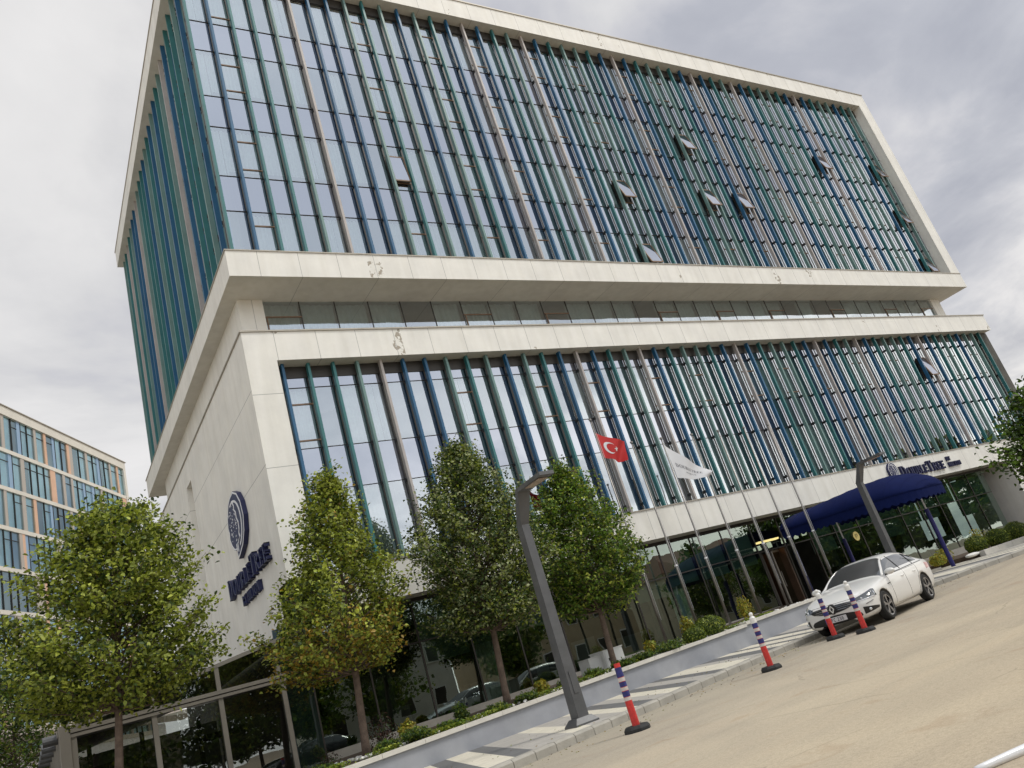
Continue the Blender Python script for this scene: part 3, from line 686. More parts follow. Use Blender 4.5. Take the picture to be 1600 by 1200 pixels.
# raking top rail over the transom
rk = lambda x: 3.05 + (x - 1.0) * .176
mb.bar((1.0, PY, rk(1.0)), (6.3, PY, rk(6.3)), .12, .09, M_brfr)
for x in (2.62, 4.10, 5.55): mb.box(x - .05, x + .05, PY - .05, PY + .08, 3.02, rk(x), M_brfr)
mb.box(.72, .93, PY - .1, PY + .3, .3, 3.12, M_brfr)
mb.build('frame', PV)
for x0, x1 in zip(px, px[1:]):
    a, b_ = tilt(); mb = MB()
    mb.add([(x0, PY - a, .7), (x1, PY + a, .7), (x1, PY + b_, 2.80), (x0, PY, 2.80)], [(0, 1, 2, 3)], M_pav)
    mb.add([(x0, PY + a, 3.02), (x1, PY - a, 3.02), (x1, PY, rk(x1)), (x0, PY, rk(x0))], [(0, 1, 2, 3)], M_pav); mb.build('window', PV)
mb = MB(); mb.add([(5.69, PY, .6), (6.35, PY + .0, .6), (6.35, PY + .0, 4.2), (5.69, PY, 4.2)], [(0, 1, 2, 3)], M_gf); mb.add([(6.35, PY, .6), (6.35, 21.9, .6), (6.35, 21.9, 4.2), (6.35, PY, 4.2)], [(0, 1, 2, 3)], M_gf)
mb.bar((6.35, PY, .6), (6.35, PY, 4.2), .04, .04, M_frame); mb.box(5.69, 6.35, PY - .02, PY + .02, 3.3, 3.34, M_frame); mb.build('corner_glass', PV)
mb = MB(); mb.box(5.7, 6.35, 21.75, 21.8, .6, 4.2, mat('blue panel', (.10, .14, .17), .4)); mb.build('corner_panel', PV)
# sloping roof, back wall, side slats, furniture
mb = MB()
mb.add([(.9, PY + .1, 3.04), (6.1, PY + .1, 3.95), (6.1, 33, 3.95), (.9, 33, 3.04)], [(0, 1, 2, 3)], mat('pavilion roof', (.10, .10, .10), .6)); mb.build('roof', PV)
mb = MB(); mb.box(.8, 6.1, 33, 33.1, .3, 3.0, mat('back panel', (.42, .45, .42), .7, noise=(1.5, .2))); mb.box(.7, 6.1, 21.3, 33, .3, .55, M_conc)
for x in (1.6, 3.0, 4.6): mb.box(x, x + .12, 28, 28.1, .5, 3.0, M_frame)
mb.box(.9, 6.0, 28, 28.12, 2.2, 2.4, M_frame); mb.build('back_wall', PV)
mb = MB()
for k in range(60): mb.box(.72, .80, PY + .35 + k * .19, PY + .43 + k * .19, .4, 2.95, M_brfr)
mb.box(.70, .84, PY + .3, 33, 2.95, 3.10, M_brfr); mb.build('slatted_side', PV)
for k in range(6):
    mb = MB(); mb.tube([(.42, 22.2 + k * 1.9, 2.95), (.78, 22.2 + k * 1.9, 2.95)], .11, M_lamp, 12); mb.build('round_bracket', PV)

# ------------------------------------------------------------------ entrance canopy
CN = thing('entrance_canopy', (27.1, 21.0, .58), 'navy blue barrel canopy with scalloped valance over the hotel entrance', 'canopy')
cx_, hw, yb, yf, ye = 26.08, 1.74, 20.5, 16.8, 15.3
def eave(y): return 3.42 - (21.0 - y) * .052
def cpt(s_, y):
    """s in 0..1 across, half ellipse"""
    if y >= yf: k = 1.0
    else: k = math.sqrt(max(0, 1 - ((yf - y) / (yf - ye)) ** 2))
    a = math.pi * (1 - s_); 
    return (cx_ + hw * (.18 + .82 * k) * math.cos(a) if y < yf else cx_ + hw * math.cos(a), y, eave(y) + (.52 + .22 * min(1, (yb - y) / 3.0)) * k * math.sin(a))
ysl = [yb - (yb - yf) * i / 6 for i in range(7)] + [yf - (yf - ye) * math.sin(math.pi / 2 * i / 9) for i in range(1, 10)]
mb = MB(); ns = 20; vs = [cpt(j / ns, y) for y in ysl for j in range(ns + 1)]
mb.add(vs, [(i*(ns+1)+j, i*(ns+1)+j+1, (i+1)*(ns+1)+j+1, (i+1)*(ns+1)+j) for i in range(len(ysl)-1) for j in range(ns)], M_canvas)
o = mb.build('canvas_roof', CN, smooth=True); so = o.modifiers.new('s', 'SOLIDIFY'); so.thickness = .015
mb = MB()
for y in ysl[:7:1] + ysl[7::2]:
    mb.tube([(p[0], p[1], p[2] + .012) for p in [cpt(j / ns, y) for j in range(ns + 1)]], .016, M_canvas, 5)
mb.build('canvas_seam', CN)
# valance with scallops round three sides
path = [cpt(0, y) for y in ysl] 
end = [cpt(j / 8, ye) for j in range(1, 8)]
path = path + [(p[0], p[1], eave(ye)) for p in end] + [cpt(1, y) for y in reversed(ysl)]
pl = [Vector(p) for p in path]; dense = []
for p, q in zip(pl, pl[1:]):
    n = max(1, int((q - p).length / .045))
    for k in range(n): dense.append(p.lerp(q, k / n))
dense.append(pl[-1]); L = 0; vs = []; prev = dense[0]
for p in dense:
    L += (p - prev).length; prev = p; d_ = .25 + .075 * abs(math.sin(L * math.pi / .27)) 
    vs += [tuple(p), (p.x, p.y, p.z - d_)]
mb = MB(); mb.add(vs, [(2*k, 2*k+1, 2*k+3, 2*k+2) for k in range(len(dense) - 1)], M_canvas); o = mb.build('valance', CN); so = o.modifiers.new('s', 'SOLIDIFY'); so.thickness = .01
for x in (24.42, 27.35):
    for y in (16.6, 20.3):
        g0 = .45 if y < 16.7 else .58
        mb = MB(); mb.tube([(x, y, g0), (x, y, 2.55)], .075, M_post, 14); mb.tube([(x, y, 2.55), (x, y, eave(y))], .03, M_white, 8); mb.build('post', CN, smooth=False)
mb = MB()
for x in (24.42, 27.35): mb.bar((x, 16.9, eave(16.9) - .02), (x, 20.4, eave(20.4) - .02), .05, .05, M_white)
for y in (17.0, 18.1, 19.2, 20.3): mb.bar((24.42, y, eave(y) - .03), (27.55, y, eave(y) - .03), .04, .04, M_white)
mb.build('canopy_frame', CN)

# ------------------------------------------------------------------ flagpoles and flags
FPX = [15.98, 17.34, 18.66, 20.1, 21.42, 22.77, 24.1]; PYF = 18.95
nm = ['leftmost flagpole, taller, flying the red flag', 'bare flagpole between the red flag and the white flag', 'flagpole flying the white flag', 'bare flagpole just right of the white flag',
      'bare flagpole, third from the right of the seven', 'bare flagpole, second from the right of the seven', 'bare flagpole nearest the blue canopy, last of the seven']
for k, (x, lb) in enumerate(zip(FPX, nm)):
    zt = 8.05 if k == 0 else 7.12; zb = .70
    p = thing('flagpole', (x, PYF, zb), lb, 'flagpole', 'steel flagpoles in the planter')
    mb = MB(); mb.tube([(x, PYF, zb), (x, PYF, 3.0), (x, PYF, 3.02), (x, PYF, zt)], [.046, .041, .034, .022], M_steel, 10); mb.build('pole', p, smooth=True)
    mb = MB(); mb.tube([(x, PYF, zt), (x, PYF, zt + .05)], .05, M_steel, 10); mb.tube([(x, PYF, zt + .05), (x, PYF, zt + .07)], [.05, .02], M_steel, 10); mb.build('finial', p)
    mb = MB(); mb.tube([(x, PYF, zb), (x, PYF, zb + .02)], .12, M_steel, 12); mb.tube([(x, PYF, 2.98), (x, PYF, 3.03)], .052, M_white, 10); mb.build('collar', p)
    mb = MB(); mb.tube([(x + .06, PYF - .03, 1.6), (x + .065, PYF - .03, 4), (x + .045, PYF - .03, zt - .05)], .006, M_white, 4); mb.build('halyard', p)
def cloth(c00, c10, c11, c01, amp, waves, ph=0.):
    """c00 hoist top, c10 fly top, c11 fly bottom, c01 hoist bottom"""
    c = [Vector(v) for v in (c00, c10, c11, c01)]
    def P(u, v, off=0):  # u along fly, v down
        p = (c[0] * (1 - u) + c[1] * u) * (1 - v) + (c[3] * (1 - u) + c[2] * u) * v
        w = amp * u ** .6 * math.sin(waves * math.pi * u + 2.2 * v + ph)
        return (p.x + .15 * w * v, p.y + w + off, p.z + .35 * w * (1 - v) - .05 * math.sin(math.pi * u))
    return P
def flag_obj(P, m, root, nu=34, nv=16):
    mb = MB(); mb.add([P(i / nu, j / nv) for j in range(nv + 1) for i in range(nu + 1)], [(j*(nu+1)+i, j*(nu+1)+i+1, (j+1)*(nu+1)+i+1, (j+1)*(nu+1)+i) for j in range(nv) for i in range(nu)], m)
    return mb.build('cloth', root, smooth=True)
f1 = thing('national_flag', (15.98, PYF, 7.6), 'red flag with white crescent and star on the tallest pole', 'flag')
P1 = cloth((16.02, PYF, 7.62), (17.12, PYF - .1, 7.18), (16.84, PYF - .05, 6.54), (16.03, PYF, 6.77), .16, 2.5, .1)
c_ = flag_obj(P1, M_flagr, f1)
mb = MB()
def mark(poly, P, m, mb):
    for off in (-.007, .007): mb.add([P(a, b_, off) for a, b_ in poly], [tuple(range(len(poly)))], m)
oc = arc(.33, .5, .17, .26, 55, 305, 22); ic = arc(.375, .5, .135, .21, 48, 312, 22)
for k in range(22): mark([oc[k], oc[k+1], ic[k+1], ic[k]], P1, M_flagw, mb)
star = []
for k in range(10):
    r = .09 if k % 2 == 0 else .036; a = R_(180 + 36 * k); star.append((.53 + r * math.cos(a), .5 + 1.5 * r * math.sin(a)))
for k in range(10): mark([(.53, .5), star[k], star[(k+1) % 10]], P1, M_flagw, mb)
mb.build('crescent_and_star', c_)
f2 = thing('hotel_flag', (18.66, PYF, 6.8), 'white drooping flag with grey lettering beside the red flag', 'flag')
P2 = cloth((18.70, PYF, 6.9), (20.15, PYF - .15, 5.74), (20.05, PYF - .1, 5.55), (18.75, PYF, 5.72), .10, 3.0, 1.0)
c_ = flag_obj(P2, M_flagw, f2)
yield_mb = []; mb = MB()
def flagtext(text, x, z, h, w):
    for chh in text:
        if chh == ' ': x += .4 * h * w; continue
        polys, adv = GL[chh]
        for p in polys: mark([(x + a * h * w, z - b_ * h) for a, b_ in p], P2, M_ink, mb)
        x += (adv + .12) * h * w
flagtext('DOUBLETREE', .10, .62, .13, .62); flagtext('BY HILTON', .32, .78, .06, .75); mb.build('lettering', c_)

# ------------------------------------------------------------------ street lamps
def lamp(x, y, z, rz, sc_=1.0, label=''):
    L = thing('street_lamp', (x, y, z), label, 'street lamp', 'angular grey street lamps')
    o3 = Vector((x, y, z)); kn = 3.86
    def Q(a, b_, c): return (x + a * sc_, y + b_ * sc_, z + c * sc_)
    mb = MB(); mb.bar(Q(0, 0, .1), Q(0, 0, kn), .235 * sc_, .26 * sc_, M_lamp, up=(0, 1, 0), w2=.17 * sc_, d2=.20 * sc_); mb.build('pole', L)
    mb = MB(); vs = []
    for (w, zz) in ((.26, 0), (.26, .03), (.17, .13)): vs += [Q(-w, -w * .8, zz), Q(w, -w * .8, zz), Q(w, w * .8, zz), Q(-w, w * .8, zz)]
    mb.add(vs, [(3,2,1,0), (8,9,10,11)] + [(r*4+i, r*4+(i+1) % 4, r*4+4+(i+1) % 4, r*4+4+i) for r in range(2) for i in range(4)], M_lamp); mb.build('base_plate', L)
    mb = MB(); mb.box(x - .05 * sc_, x + .05 * sc_, y - (.138) * sc_, y - .125 * sc_, z + .55 * sc_, z + .95 * sc_, M_lamp); mb.build('hatch', L)
    for bx_, by_ in ((-.2, -.16), (.2, -.16), (.2, .16), (-.2, .16)):
        mb = MB(); mb.tube([Q(bx_, by_, .03), Q(bx_, by_, .085)], .016, M_steel, 6); mb.build('bolt', L)
    # arm: knee -> bend, wide flat head towards the road
    mb = MB(); A, B, C_ = (0, 0, kn - .04), (0, -.36, kn + .58), (0, -1.32, kn + .60)
    pr = [(A, .17, .19), (B, .30, .10), (C_, .34, .07)]
    vs = []
    for (a, b_, c), w, t_ in pr:
        nz = (.9, .43) if (a, b_, c) == A else ((.6, .8) if (a, b_, c) == B else (0, 1))
        dyv, dzv = -nz[0] * t_ / 2 * -1, nz[1] * t_ / 2
        vs += [Q(-w / 2, b_ - dyv, c - dzv), Q(w / 2, b_ - dyv, c - dzv), Q(w / 2, b_ + dyv, c + dzv), Q(-w / 2, b_ + dyv, c + dzv)]
    mb.add(vs, [(3,2,1,0), (8,9,10,11)] + [(r*4+i, r*4+(i+1) % 4, r*4+4+(i+1) % 4, r*4+4+i) for r in range(2) for i in range(4)], M_lamp); o = mb.build('lamp_head', L)
    mb = MB(); mb.box(x - .10 * sc_, x + .10 * sc_, y - 1.15 * sc_, y - .62 * sc_, z + (kn + .53) * sc_, z + (kn + .553) * sc_, M_lens); mb.build('lens', o)
    return L
lamp(8.66, 13.30, .15, 0, 1.0, 'near grey angular street lamp on the kerb left of the bollards')
lamp(22.36, 15.22, .41, 0, .865, 'far grey angular street lamp rising behind the white car')

# ------------------------------------------------------------------ bollards
def bollard(x, y, z, cap, label, name='bollard', rz=0.):
    B = thing(name, (x, y, z), label, 'bollard', 'striped flexible bollards on the road')
    mb = MB(); vs = []; n = 8
    for r, zz in ((.215, 0), (.215, .045), (.185, .085)):
        for k in range(n):
            a = rz + math.pi / 8 + 2 * math.pi * k / n; vs.append((x + r * math.cos(a), y + r * math.sin(a), z + zz))
    mb.add(vs, [tuple(range(n-1, -1, -1)), tuple(range(2*n, 3*n))] + [(r*n+k, r*n+(k+1) % n, (r+1)*n+(k+1) % n, (r+1)*n+k) for r in range(2) for k in range(n)], M_rub); mb.build('base', B)
    H = 1.02 if not cap else .97
    mb = MB(); r0, r1 = .062, .052
    def seg(z0, z1, m, e=0): 
        f = lambda q: r0 + (r1 - r0) * q / H
        mb.tube([(x, y, z + z0), (x, y, z + z1)], [f(z0) + e, f(z1) + e], m, 18, cap=True)
    seg(.08, .45, M_red)
    bands = [(.45, .51, M_bw), (.51, .60, M_bb), (.60, .66, M_bw), (.66, .74, M_bb), (.74, .805, M_bw), (.805, H - .06, M_bb)]
    for a, b_, m in bands: seg(a + .004, b_ - .004, m, .0015)
    seg(.45, H, M_red, -.001)
    o = mb.build('post', B, smooth=False)
    if cap:
        mb = MB(); mb.tube([(x, y, z + H - .07), (x, y, z + H + .03), (x, y, z + H + .05), (x, y, z + H + .07)], [.06, .06, .045, .02], M_bcap, 16); mb.ball((x, y, z + H + .10), .042, M_bcap); mb.build('cap', B, smooth=False)
    return B
bollard(7.95, 10.76, 0.0, False, 'nearest striped bollard, without a white cap, in front of the near street lamp')
bollard(12.13, 11.70, .012, True, 'striped bollard with white ball cap standing alone left of the car')
bollard(15.3, 12.6, .035, True, 'striped bollard with white cap in front of the car number plate')
bollard(15.25, 11.74, .035, True, "striped bollard with white cap in front of the car's nearer headlight")

# ------------------------------------------------------------------ car
M_paint = mat('car white paint', (.74, .73, .71), .32, spec=.5, coat=.8); M_cg = mat('car glass', (.025, .03, .032), .03, .0, 1.0, coat=1.0)
M_blk = mat('black plastic', (.012, .012, .013), .4); M_chr = mat('chrome', (.75, .75, .76), .12, 1.0); M_tyre = mat('tyre', (.018, .018, .018), .85)
M_alloy = mat('alloy', (.20, .20, .21), .3, .8); M_alloy2 = mat('alloy bright', (.38, .38, .40), .25, .9); M_hl = mat('headlight glass', (.055, .06, .065), .05, .2, 1.0, coat=1.0); M_hl2 = mat('headlight light', (.72, .74, .76), .1, .6)
M_tl = mat('tail light', (.35, .01, .01), .15, coat=1.)
def car_body_mesh(smooth_levels=2):
    # stations: x, half width at widest, z sill, z belt, z top (centre), kind
    # columns: (y fraction / z) built per station
    S = []
    def st(x, W, zb, zs, zh, g=None):
        """W half width; zb bottom; zs shoulder; zh centre height of hood; g=(y glass top, z roof rail, z roof centre)"""
        if g is None:
            cols = [(0, zb), (W*.72, zb), (W*.95, zb + .05), (W, zb + (zs - zb) * .45), (W*.985, zs - .06), (W*.90, zs), (W*.72, zs + (zh - zs) * .55), (W*.38, zs + (zh - zs) * .93), (0, zh)]
        else:
            yg, zr, zc = g; yb_ = W * .925
            cols = [(0, zb), (W*.80, zb), (W*.975, zb + .05), (W, zb + (zs - zb) * .50), (W*.985, zs - .05), (yb_, zs), (yg, zr), (yg * .72, zc - .012), (0, zc)]
        S.append((x, cols))
    st(.93, .40, .36, .56, .60); st(.90, .66, .24, .58, .66); st(.80, .80, .20, .64, .74); st(.55, .885, .20, .76, .84); st(.25, .905, .20, .845, .91)
    st(-.12, .905, .20, .90, .965); st(-.42, .905, .19, .93, 1.00); st(-.50, .905, .19, .935, 1.012)
    st(-.80, .905, .19, .94, 0, (.74, 1.12, 1.17)) ; st(-1.08, .905, .19, .945, 0, (.66, 1.26, 1.325)); st(-1.30, .905, .19, .95, 0, (.615, 1.345, 1.405))
    st(-1.75, .905, .19, .955, 0, (.60, 1.385, 1.445)); st(-2.25, .905, .19, .965, 0, (.59, 1.375, 1.435)); st(-2.65, .905, .19, .975, 0, (.595, 1.33, 1.385))
    st(-2.95, .905, .20, .985, 0, (.615, 1.235, 1.285)); st(-3.20, .90, .20, .995, 0, (.65, 1.12, 1.155)); st(-3.36, .895, .21, .995, 1.065)
    st(-3.50, .87, .23, .985, 1.05); st(-3.66, .80, .26, .96, 1.02); st(-3.71, .70, .30, .90, .93); st(-3.73, .45, .42, .74, .78)
    bm = bmesh.new(); rows = []
    nS = len(S)
    for x, cols in S:
        row = []
        for k, (y, z) in enumerate(cols):
            row.append(bm.verts.new((x, y, z)))
        mir = {}
        full = row[:]  # left side (y>0)
        for k, (y, z) in reversed(list(enumerate(cols))):
            if 0 < k < 8: full.append(bm.verts.new((x, -y, z)))
        rows.append(full)
    n = len(rows[0])
    cab = range(8, 16)
    for i in range(nS - 1):
        for k in range(n):
            k2 = (k + 1) % n; f = bm.faces.new((rows[i][k], rows[i+1][k], rows[i+1][k2], rows[i][k2]))
            kk = k if k < 8 else 15 - k   # strip index 0..7 mirrored
            f.material_index = 0
            if kk in (0,): f.material_index = 3
            if kk == 5 and 8 <= i < 14: f.material_index = 1
            if i in (7, 8, 9) and kk in (6, 7): f.material_index = 2
            if i in (13, 14, 15) and kk in (6, 7): f.material_index = 2
            if i == 7 and kk == 5: f.material_index = 1
    f1 = bm.faces.new(rows[0]); f2 = bm.faces.new(list(reversed(rows[-1])))
    bmesh.ops.recalc_face_normals(bm, faces=bm.faces)
    me = bpy.data.meshes.new('body')
    bm.to_mesh(me); bm.free()
    for m in (M_paint, M_cg, M_cg, M_blk): me.materials.append(m)
    o = bpy.data.objects.new('tmpcar', me); COL.objects.link(o)
    ss = o.modifiers.new('s', 'SUBSURF'); ss.levels = smooth_levels; ss.render_levels = smooth_levels
    cut = bpy.data.meshes.new('cut'); bc_ = bmesh.new()
    for ax in (0, -2.71):
        for sy in (-1, 1):
            r = bmesh.ops.create_cone(bc_, cap_ends=True, segments=40, radius1=.375, radius2=.375, depth=.46, matrix=Matrix.Translation((ax, sy * .80, .325)) @ Matrix.Rotation(math.pi / 2, 4, 'X'))
    bc_.to_mesh(cut); bc_.free(); cut.materials.append(M_blk)
    for m in (M_paint, M_cg, M_cg): cut.materials.append(m)
    co = bpy.data.objects.new('cut', cut); COL.objects.link(co)
    bo = o.modifiers.new('b', 'BOOLEAN'); bo.operation = 'DIFFERENCE'; bo.object = co; bo.solver = 'EXACT'
    try: bo.material_mode = 'TRANSFER'
    except Exception: pass
    dg = bpy.context.evaluated_depsgraph_get(); ev = o.evaluated_get(dg); me2 = bpy.data.meshes.new_from_object(ev)
    bpy.data.objects.remove(o); bpy.data.objects.remove(co)
    return me2
CARM = car_body_mesh()
bmc = bmesh.new(); bmc.from_mesh(CARM); BV = BVHTree.FromBMesh(bmc)
matn = [m.name if m else '' for m in CARM.materials]
def split(idxs):
    b2 = bmc.copy(); bmesh.ops.delete(b2, geom=[f for f in b2.faces if f.material_index not in idxs], context='FACES'); me = bpy.data.meshes.new('p'); b2.to_mesh(me); b2.free()
    for m in CARM.materials: me.materials.append(m)
    me.polygons.foreach_set('use_smooth', [True] * len(me.polygons)); return me
gi = [i for i, nme in enumerate(matn) if nme == 'car glass']; pi_ = [i for i in range(len(matn)) if i not in gi]
def rc(o_, d_):
    h = BV.ray_cast(Vector(o_), Vector(d_)); return h[0], h[1]
def side_pt(x, z, sy=1, off=.004):
    p, nrm = rc((x, sy * 3, z), (0, -sy, 0)); 
    return None if p is None else p + Vector((0, sy * off, 0))
def front_pt(y, z, off=.004, back=False):
    p, nrm = rc((3 if not back else -6, y, z), (-1 if not back else 1, 0, 0)); return None if p is None else p + Vector((off if not back else -off, 0, 0))
def polar_pt(th, z, off=.004, cx=-.35, back=False):
    d_ = Vector((math.cos(th), math.sin(th), 0)); 
    if back: d_.x *= -1; cx = -2.6
    p, nrm = rc(Vector((cx, 0, z)) + d_ * 4, -d_); return None if p is None else p + d_ * off
def patch(mb, fn, u0, u1, lo, hi, m, nu=14, nv=5):
    """fn(u,z) surface point; lo(t), hi(t) give z limits along t in 0..1"""
    vs = []; 
    for j in range(nv + 1):
        for i in range(nu + 1):
            t_ = i / nu; z = lo(t_) + (hi(t_) - lo(t_)) * j / nv; p = fn(u0 + (u1 - u0) * t_, z)
            if p is None: p = Vector((0, 0, .5))
            vs.append(p)
    mb.add(vs, [(j*(nu+1)+i, j*(nu+1)+i+1, (j+1)*(nu+1)+i+1, (j+1)*(nu+1)+i) for j in range(nv) for i in range(nu)], m)
def seam(mb, pts, r=.0045, m=None):
    pts = [p for p in pts if p is not None]
    if len(pts) > 1: mb.tube(pts, r, m or M_blk, 4)
def lin(a, b_): return lambda t_: a + (b_ - a) * t_
def make_car(name, loc, heading, label, paint=None, plate=True, detail=True):
    C = bpy.data.objects.new(name, None); COL.objects.link(C); C.location = loc; C.rotation_euler.z = heading; PO[C.name] = (0, 0, 0)
    def link(nm_, me, par=C):
        if paint:
            for i, m in enumerate(me.materials):
                if m == M_paint: me.materials[i] = paint
        o = bpy.data.objects.new(nm_, me); COL.objects.link(o); o.parent = par; PO[o.name] = (0, 0, 0); return o
    link('body', split(pi_)); gl_ = link('window_glass', split(gi))
    # pillars and rails over the glass
    mb = MB(); pt = paint or M_paint
    for sy in (1, -1):
        for xa, za, xb, zb_ in ((-1.62, .97, -1.66, 1.34), (-2.50, .98, -2.62, 1.27)):
            seam(mb, [side_pt(xa + (xb - xa) * t_ / 6, za + (zb_ - za) * t_ / 6, sy, .003) for t_ in range(7)], .013, M_blk)
    mb.build('door_pillar', gl_)
    mb = MB()
    for sy in (1, -1):
        pp = []
        for (x_, y_, z_) in ((-.50, .82, .95), (-.65, .785, 1.03), (-.80, .745, 1.11), (-.95, .70, 1.19), (-1.08, .665, 1.255), (-1.20, .635, 1.305), (-1.32, .61, 1.345), (-1.5, .605, 1.365), (-1.75, .60, 1.38), (-2.25, .59, 1.37), (-2.65, .595, 1.325), (-2.95, .62, 1.225)):
            h = BV.find_nearest(Vector((x_, sy * y_, z_))); pp.append(h[0])
        mb.tube(pp, [.03, .034, .034, .033, .032, .03, .024, .016, .014, .014, .016, .02], pt, 8)
    mb.build('roof_pillar', C, smooth=True)
    mb = MB()
    for sy in (1, -1):
        seam(mb, [side_pt(-.62 + (-3.1 + .62) * t_ / 16, .935 + .04 * t_ / 16, sy, .006) for t_ in range(17)], .008, M_blk)
    mb.build('window_trim', gl_)
    # doors: seams as panels outlines
    for sy in (1, -1):
        for xa, xb in ((-.62, -1.64), (-1.64, -2.52)):
            mb = MB(); pts = []
            zt = .93
            if xb < -2.5: P_ = [(xa, .25), (xa, zt)]; Q_ = [(xb, zt), (xb + .02, .72), (xb + .22, .52), (xb + .35, .25)]
            else: P_ = [(xa, .27), (xa + .03, .6), (xa, zt)]; Q_ = [(xb, zt), (xb, .25)]
            full = P_ + Q_ + [P_[0]]
            line_ = []
            for a, b_ in zip(full, full[1:]):
                for k in range(8): line_.append(side_pt(a[0] + (b_[0] - a[0]) * k / 8, a[1] + (b_[1] - a[1]) * k / 8, sy, .000))
            seam(mb, line_, .0045); d_o = mb.build('door', C)
            hx = xb + .20 if xb > -2 else xb + .24
            mb = MB(); pts = [side_pt(hx + .085 - .17 * k / 4, .80, sy, .03 if 0 < k < 4 else .004) for k in range(5)]
            seam(mb, pts, .014, pt); mb.build('handle', d_o)
    # mirrors
    for sy in (1, -1):
        mb = MB(); mb.ball((0, 0, 0), 1, pt, 14, 10); c0 = Vector((-.62, sy * .98, 1.0))
        mb.v = [(c0.x + v[0] * .085, c0.y + v[1] * .125, c0.z + v[2] * .075) for v in mb.v]
        mb.bar((-.58, sy * .86, .95), (-.60, sy * .95, .965), .05, .03, M_blk); mb.build('wing_mirror', C, smooth=True)
    # front: grille, badge, intake, lights, plate
    mb = MB(); patch(mb, lambda y, z: front_pt(y, z, .006), -.56, .56, lambda t_: .60 - .10 * math.cos((t_ - .5) * math.pi) ** .7 if 0 < t_ < 1 else .60, lambda t_: .655 + .02 * math.cos((t_ - .5) * math.pi), M_blk, 24, 4)
    gr = mb.build('grille', C); mb = MB()
    for z in (.64, .60, .56): seam(mb, [front_pt(-.5 + k / 16, z + .0, .012) for k in range(17)], .004, M_chr)
    mb.build('grille_bar', gr)
    mb = MB()
    p0 = front_pt(0, .60, .02)
    if p0 is None: p0 = Vector((.95, 0, .6))
    n_ = 20; ringp = [(p0.x + .012, .095 * math.cos(2*math.pi*k/n_), p0.z + .115 * math.sin(2*math.pi*k/n_)) for k in range(n_)]
    mb.prism([(p[1], p[2]) for p in ringp], lambda a, b_: (p0.x - .03, a, b_), lambda a, b_: (p0.x + .012, a, b_), M_blk)
    do, di = [(0, .10), (.062, 0), (0, -.10), (-.062, 0)], [(0, .055), (.030, 0), (0, -.055), (-.030, 0)]
    for k in range(4):
        a, b_, c, d_ = do[k], do[(k+1) % 4], di[(k+1) % 4], di[k]
        mb.prism([a, b_, c, d_], lambda u, v: (p0.x + .010, u, p0.z + v), lambda u, v: (p0.x + .028 + .0004 * k, u, p0.z + v), M_chr)
    mb.build('badge', gr)
    mb = MB(); patch(mb, lambda y, z: front_pt(y, z, .005), -.62, .62, lambda t_: .30 - .04 * math.sin(t_ * math.pi), lambda t_: .36 + .10 * max(0, math.sin(t_ * math.pi)) ** .4, M_blk, 24, 4)
    for z in (.30, .335, .37): seam(mb, [front_pt(-.55 + 1.1 * k / 14, z, .009) for k in range(15)], .004, M_rub)
    mb.build('lower_intake', C)
    for sy in (1, -1):
        mb = MB(); patch(mb, lambda th, z: polar_pt(sy * th, z, .005), R_(29), R_(48), lambda t_: .31 + .05 * t_, lambda t_: .47 - .07 * t_, M_blk, 10, 4); fo = mb.build('fog_lamp_recess', C)
        mb = MB(); q = polar_pt(sy * R_(35), .385, .01); 
        if q is not None: mb.ball(tuple(q), .035, M_hl2, 10, 8)
        mb.build('fog_lamp', fo)
        mb = MB(); patch(mb, lambda th, z: polar_pt(sy * th, z, .006), R_(24), R_(50), lambda t_: .605 + .02 * t_, lambda t_: .685 + .115 * t_ - .03 * max(0, t_ - .85) * 6, M_hl, 16, 5); hl = mb.build('headlight', C)
        mb = MB(); seam(mb, [polar_pt(sy * R_(26 + 21 * k / 12), .612 + .012 * k / 12, .010) for k in range(13)], .009, M_chr)
        seam(mb, [polar_pt(sy * R_(47), .625 + .1 * k / 5, .010) for k in range(6)], .009, M_chr)
        for a_, zz in ((31, .645), (38, .675)):
            q = polar_pt(sy * R_(a_), zz, .0)
            if q is not None: mb.ball(tuple(q), .028, M_hl2, 10, 8)
        seam(mb, [polar_pt(sy * R_(42 - 3 * k), .55 - .012 * k, .008) for k in range(4)], .007, M_blk)
        mb.build('running_light', hl)
        mb = MB(); patch(mb, lambda th, z: polar_pt(sy * th, z, .006, back=True), R_(22), R_(58), lin(.76, .74), lin(.84, .90), M_tl, 12, 4); mb.build('tail_light', C)
        mb = MB(); seam(mb, [side_pt(-.42 - .16 * k / 4, .745 + .01 * k / 4, sy, .006) for k in range(5)], .010, M_blk); mb.build('side_vent', C)
    mb = MB(); seam(mb, [polar_pt(R_(-26 + 52 * k / 30), .700, .000) for k in range(31)], .0045); mb.build('bonnet_seam', C)
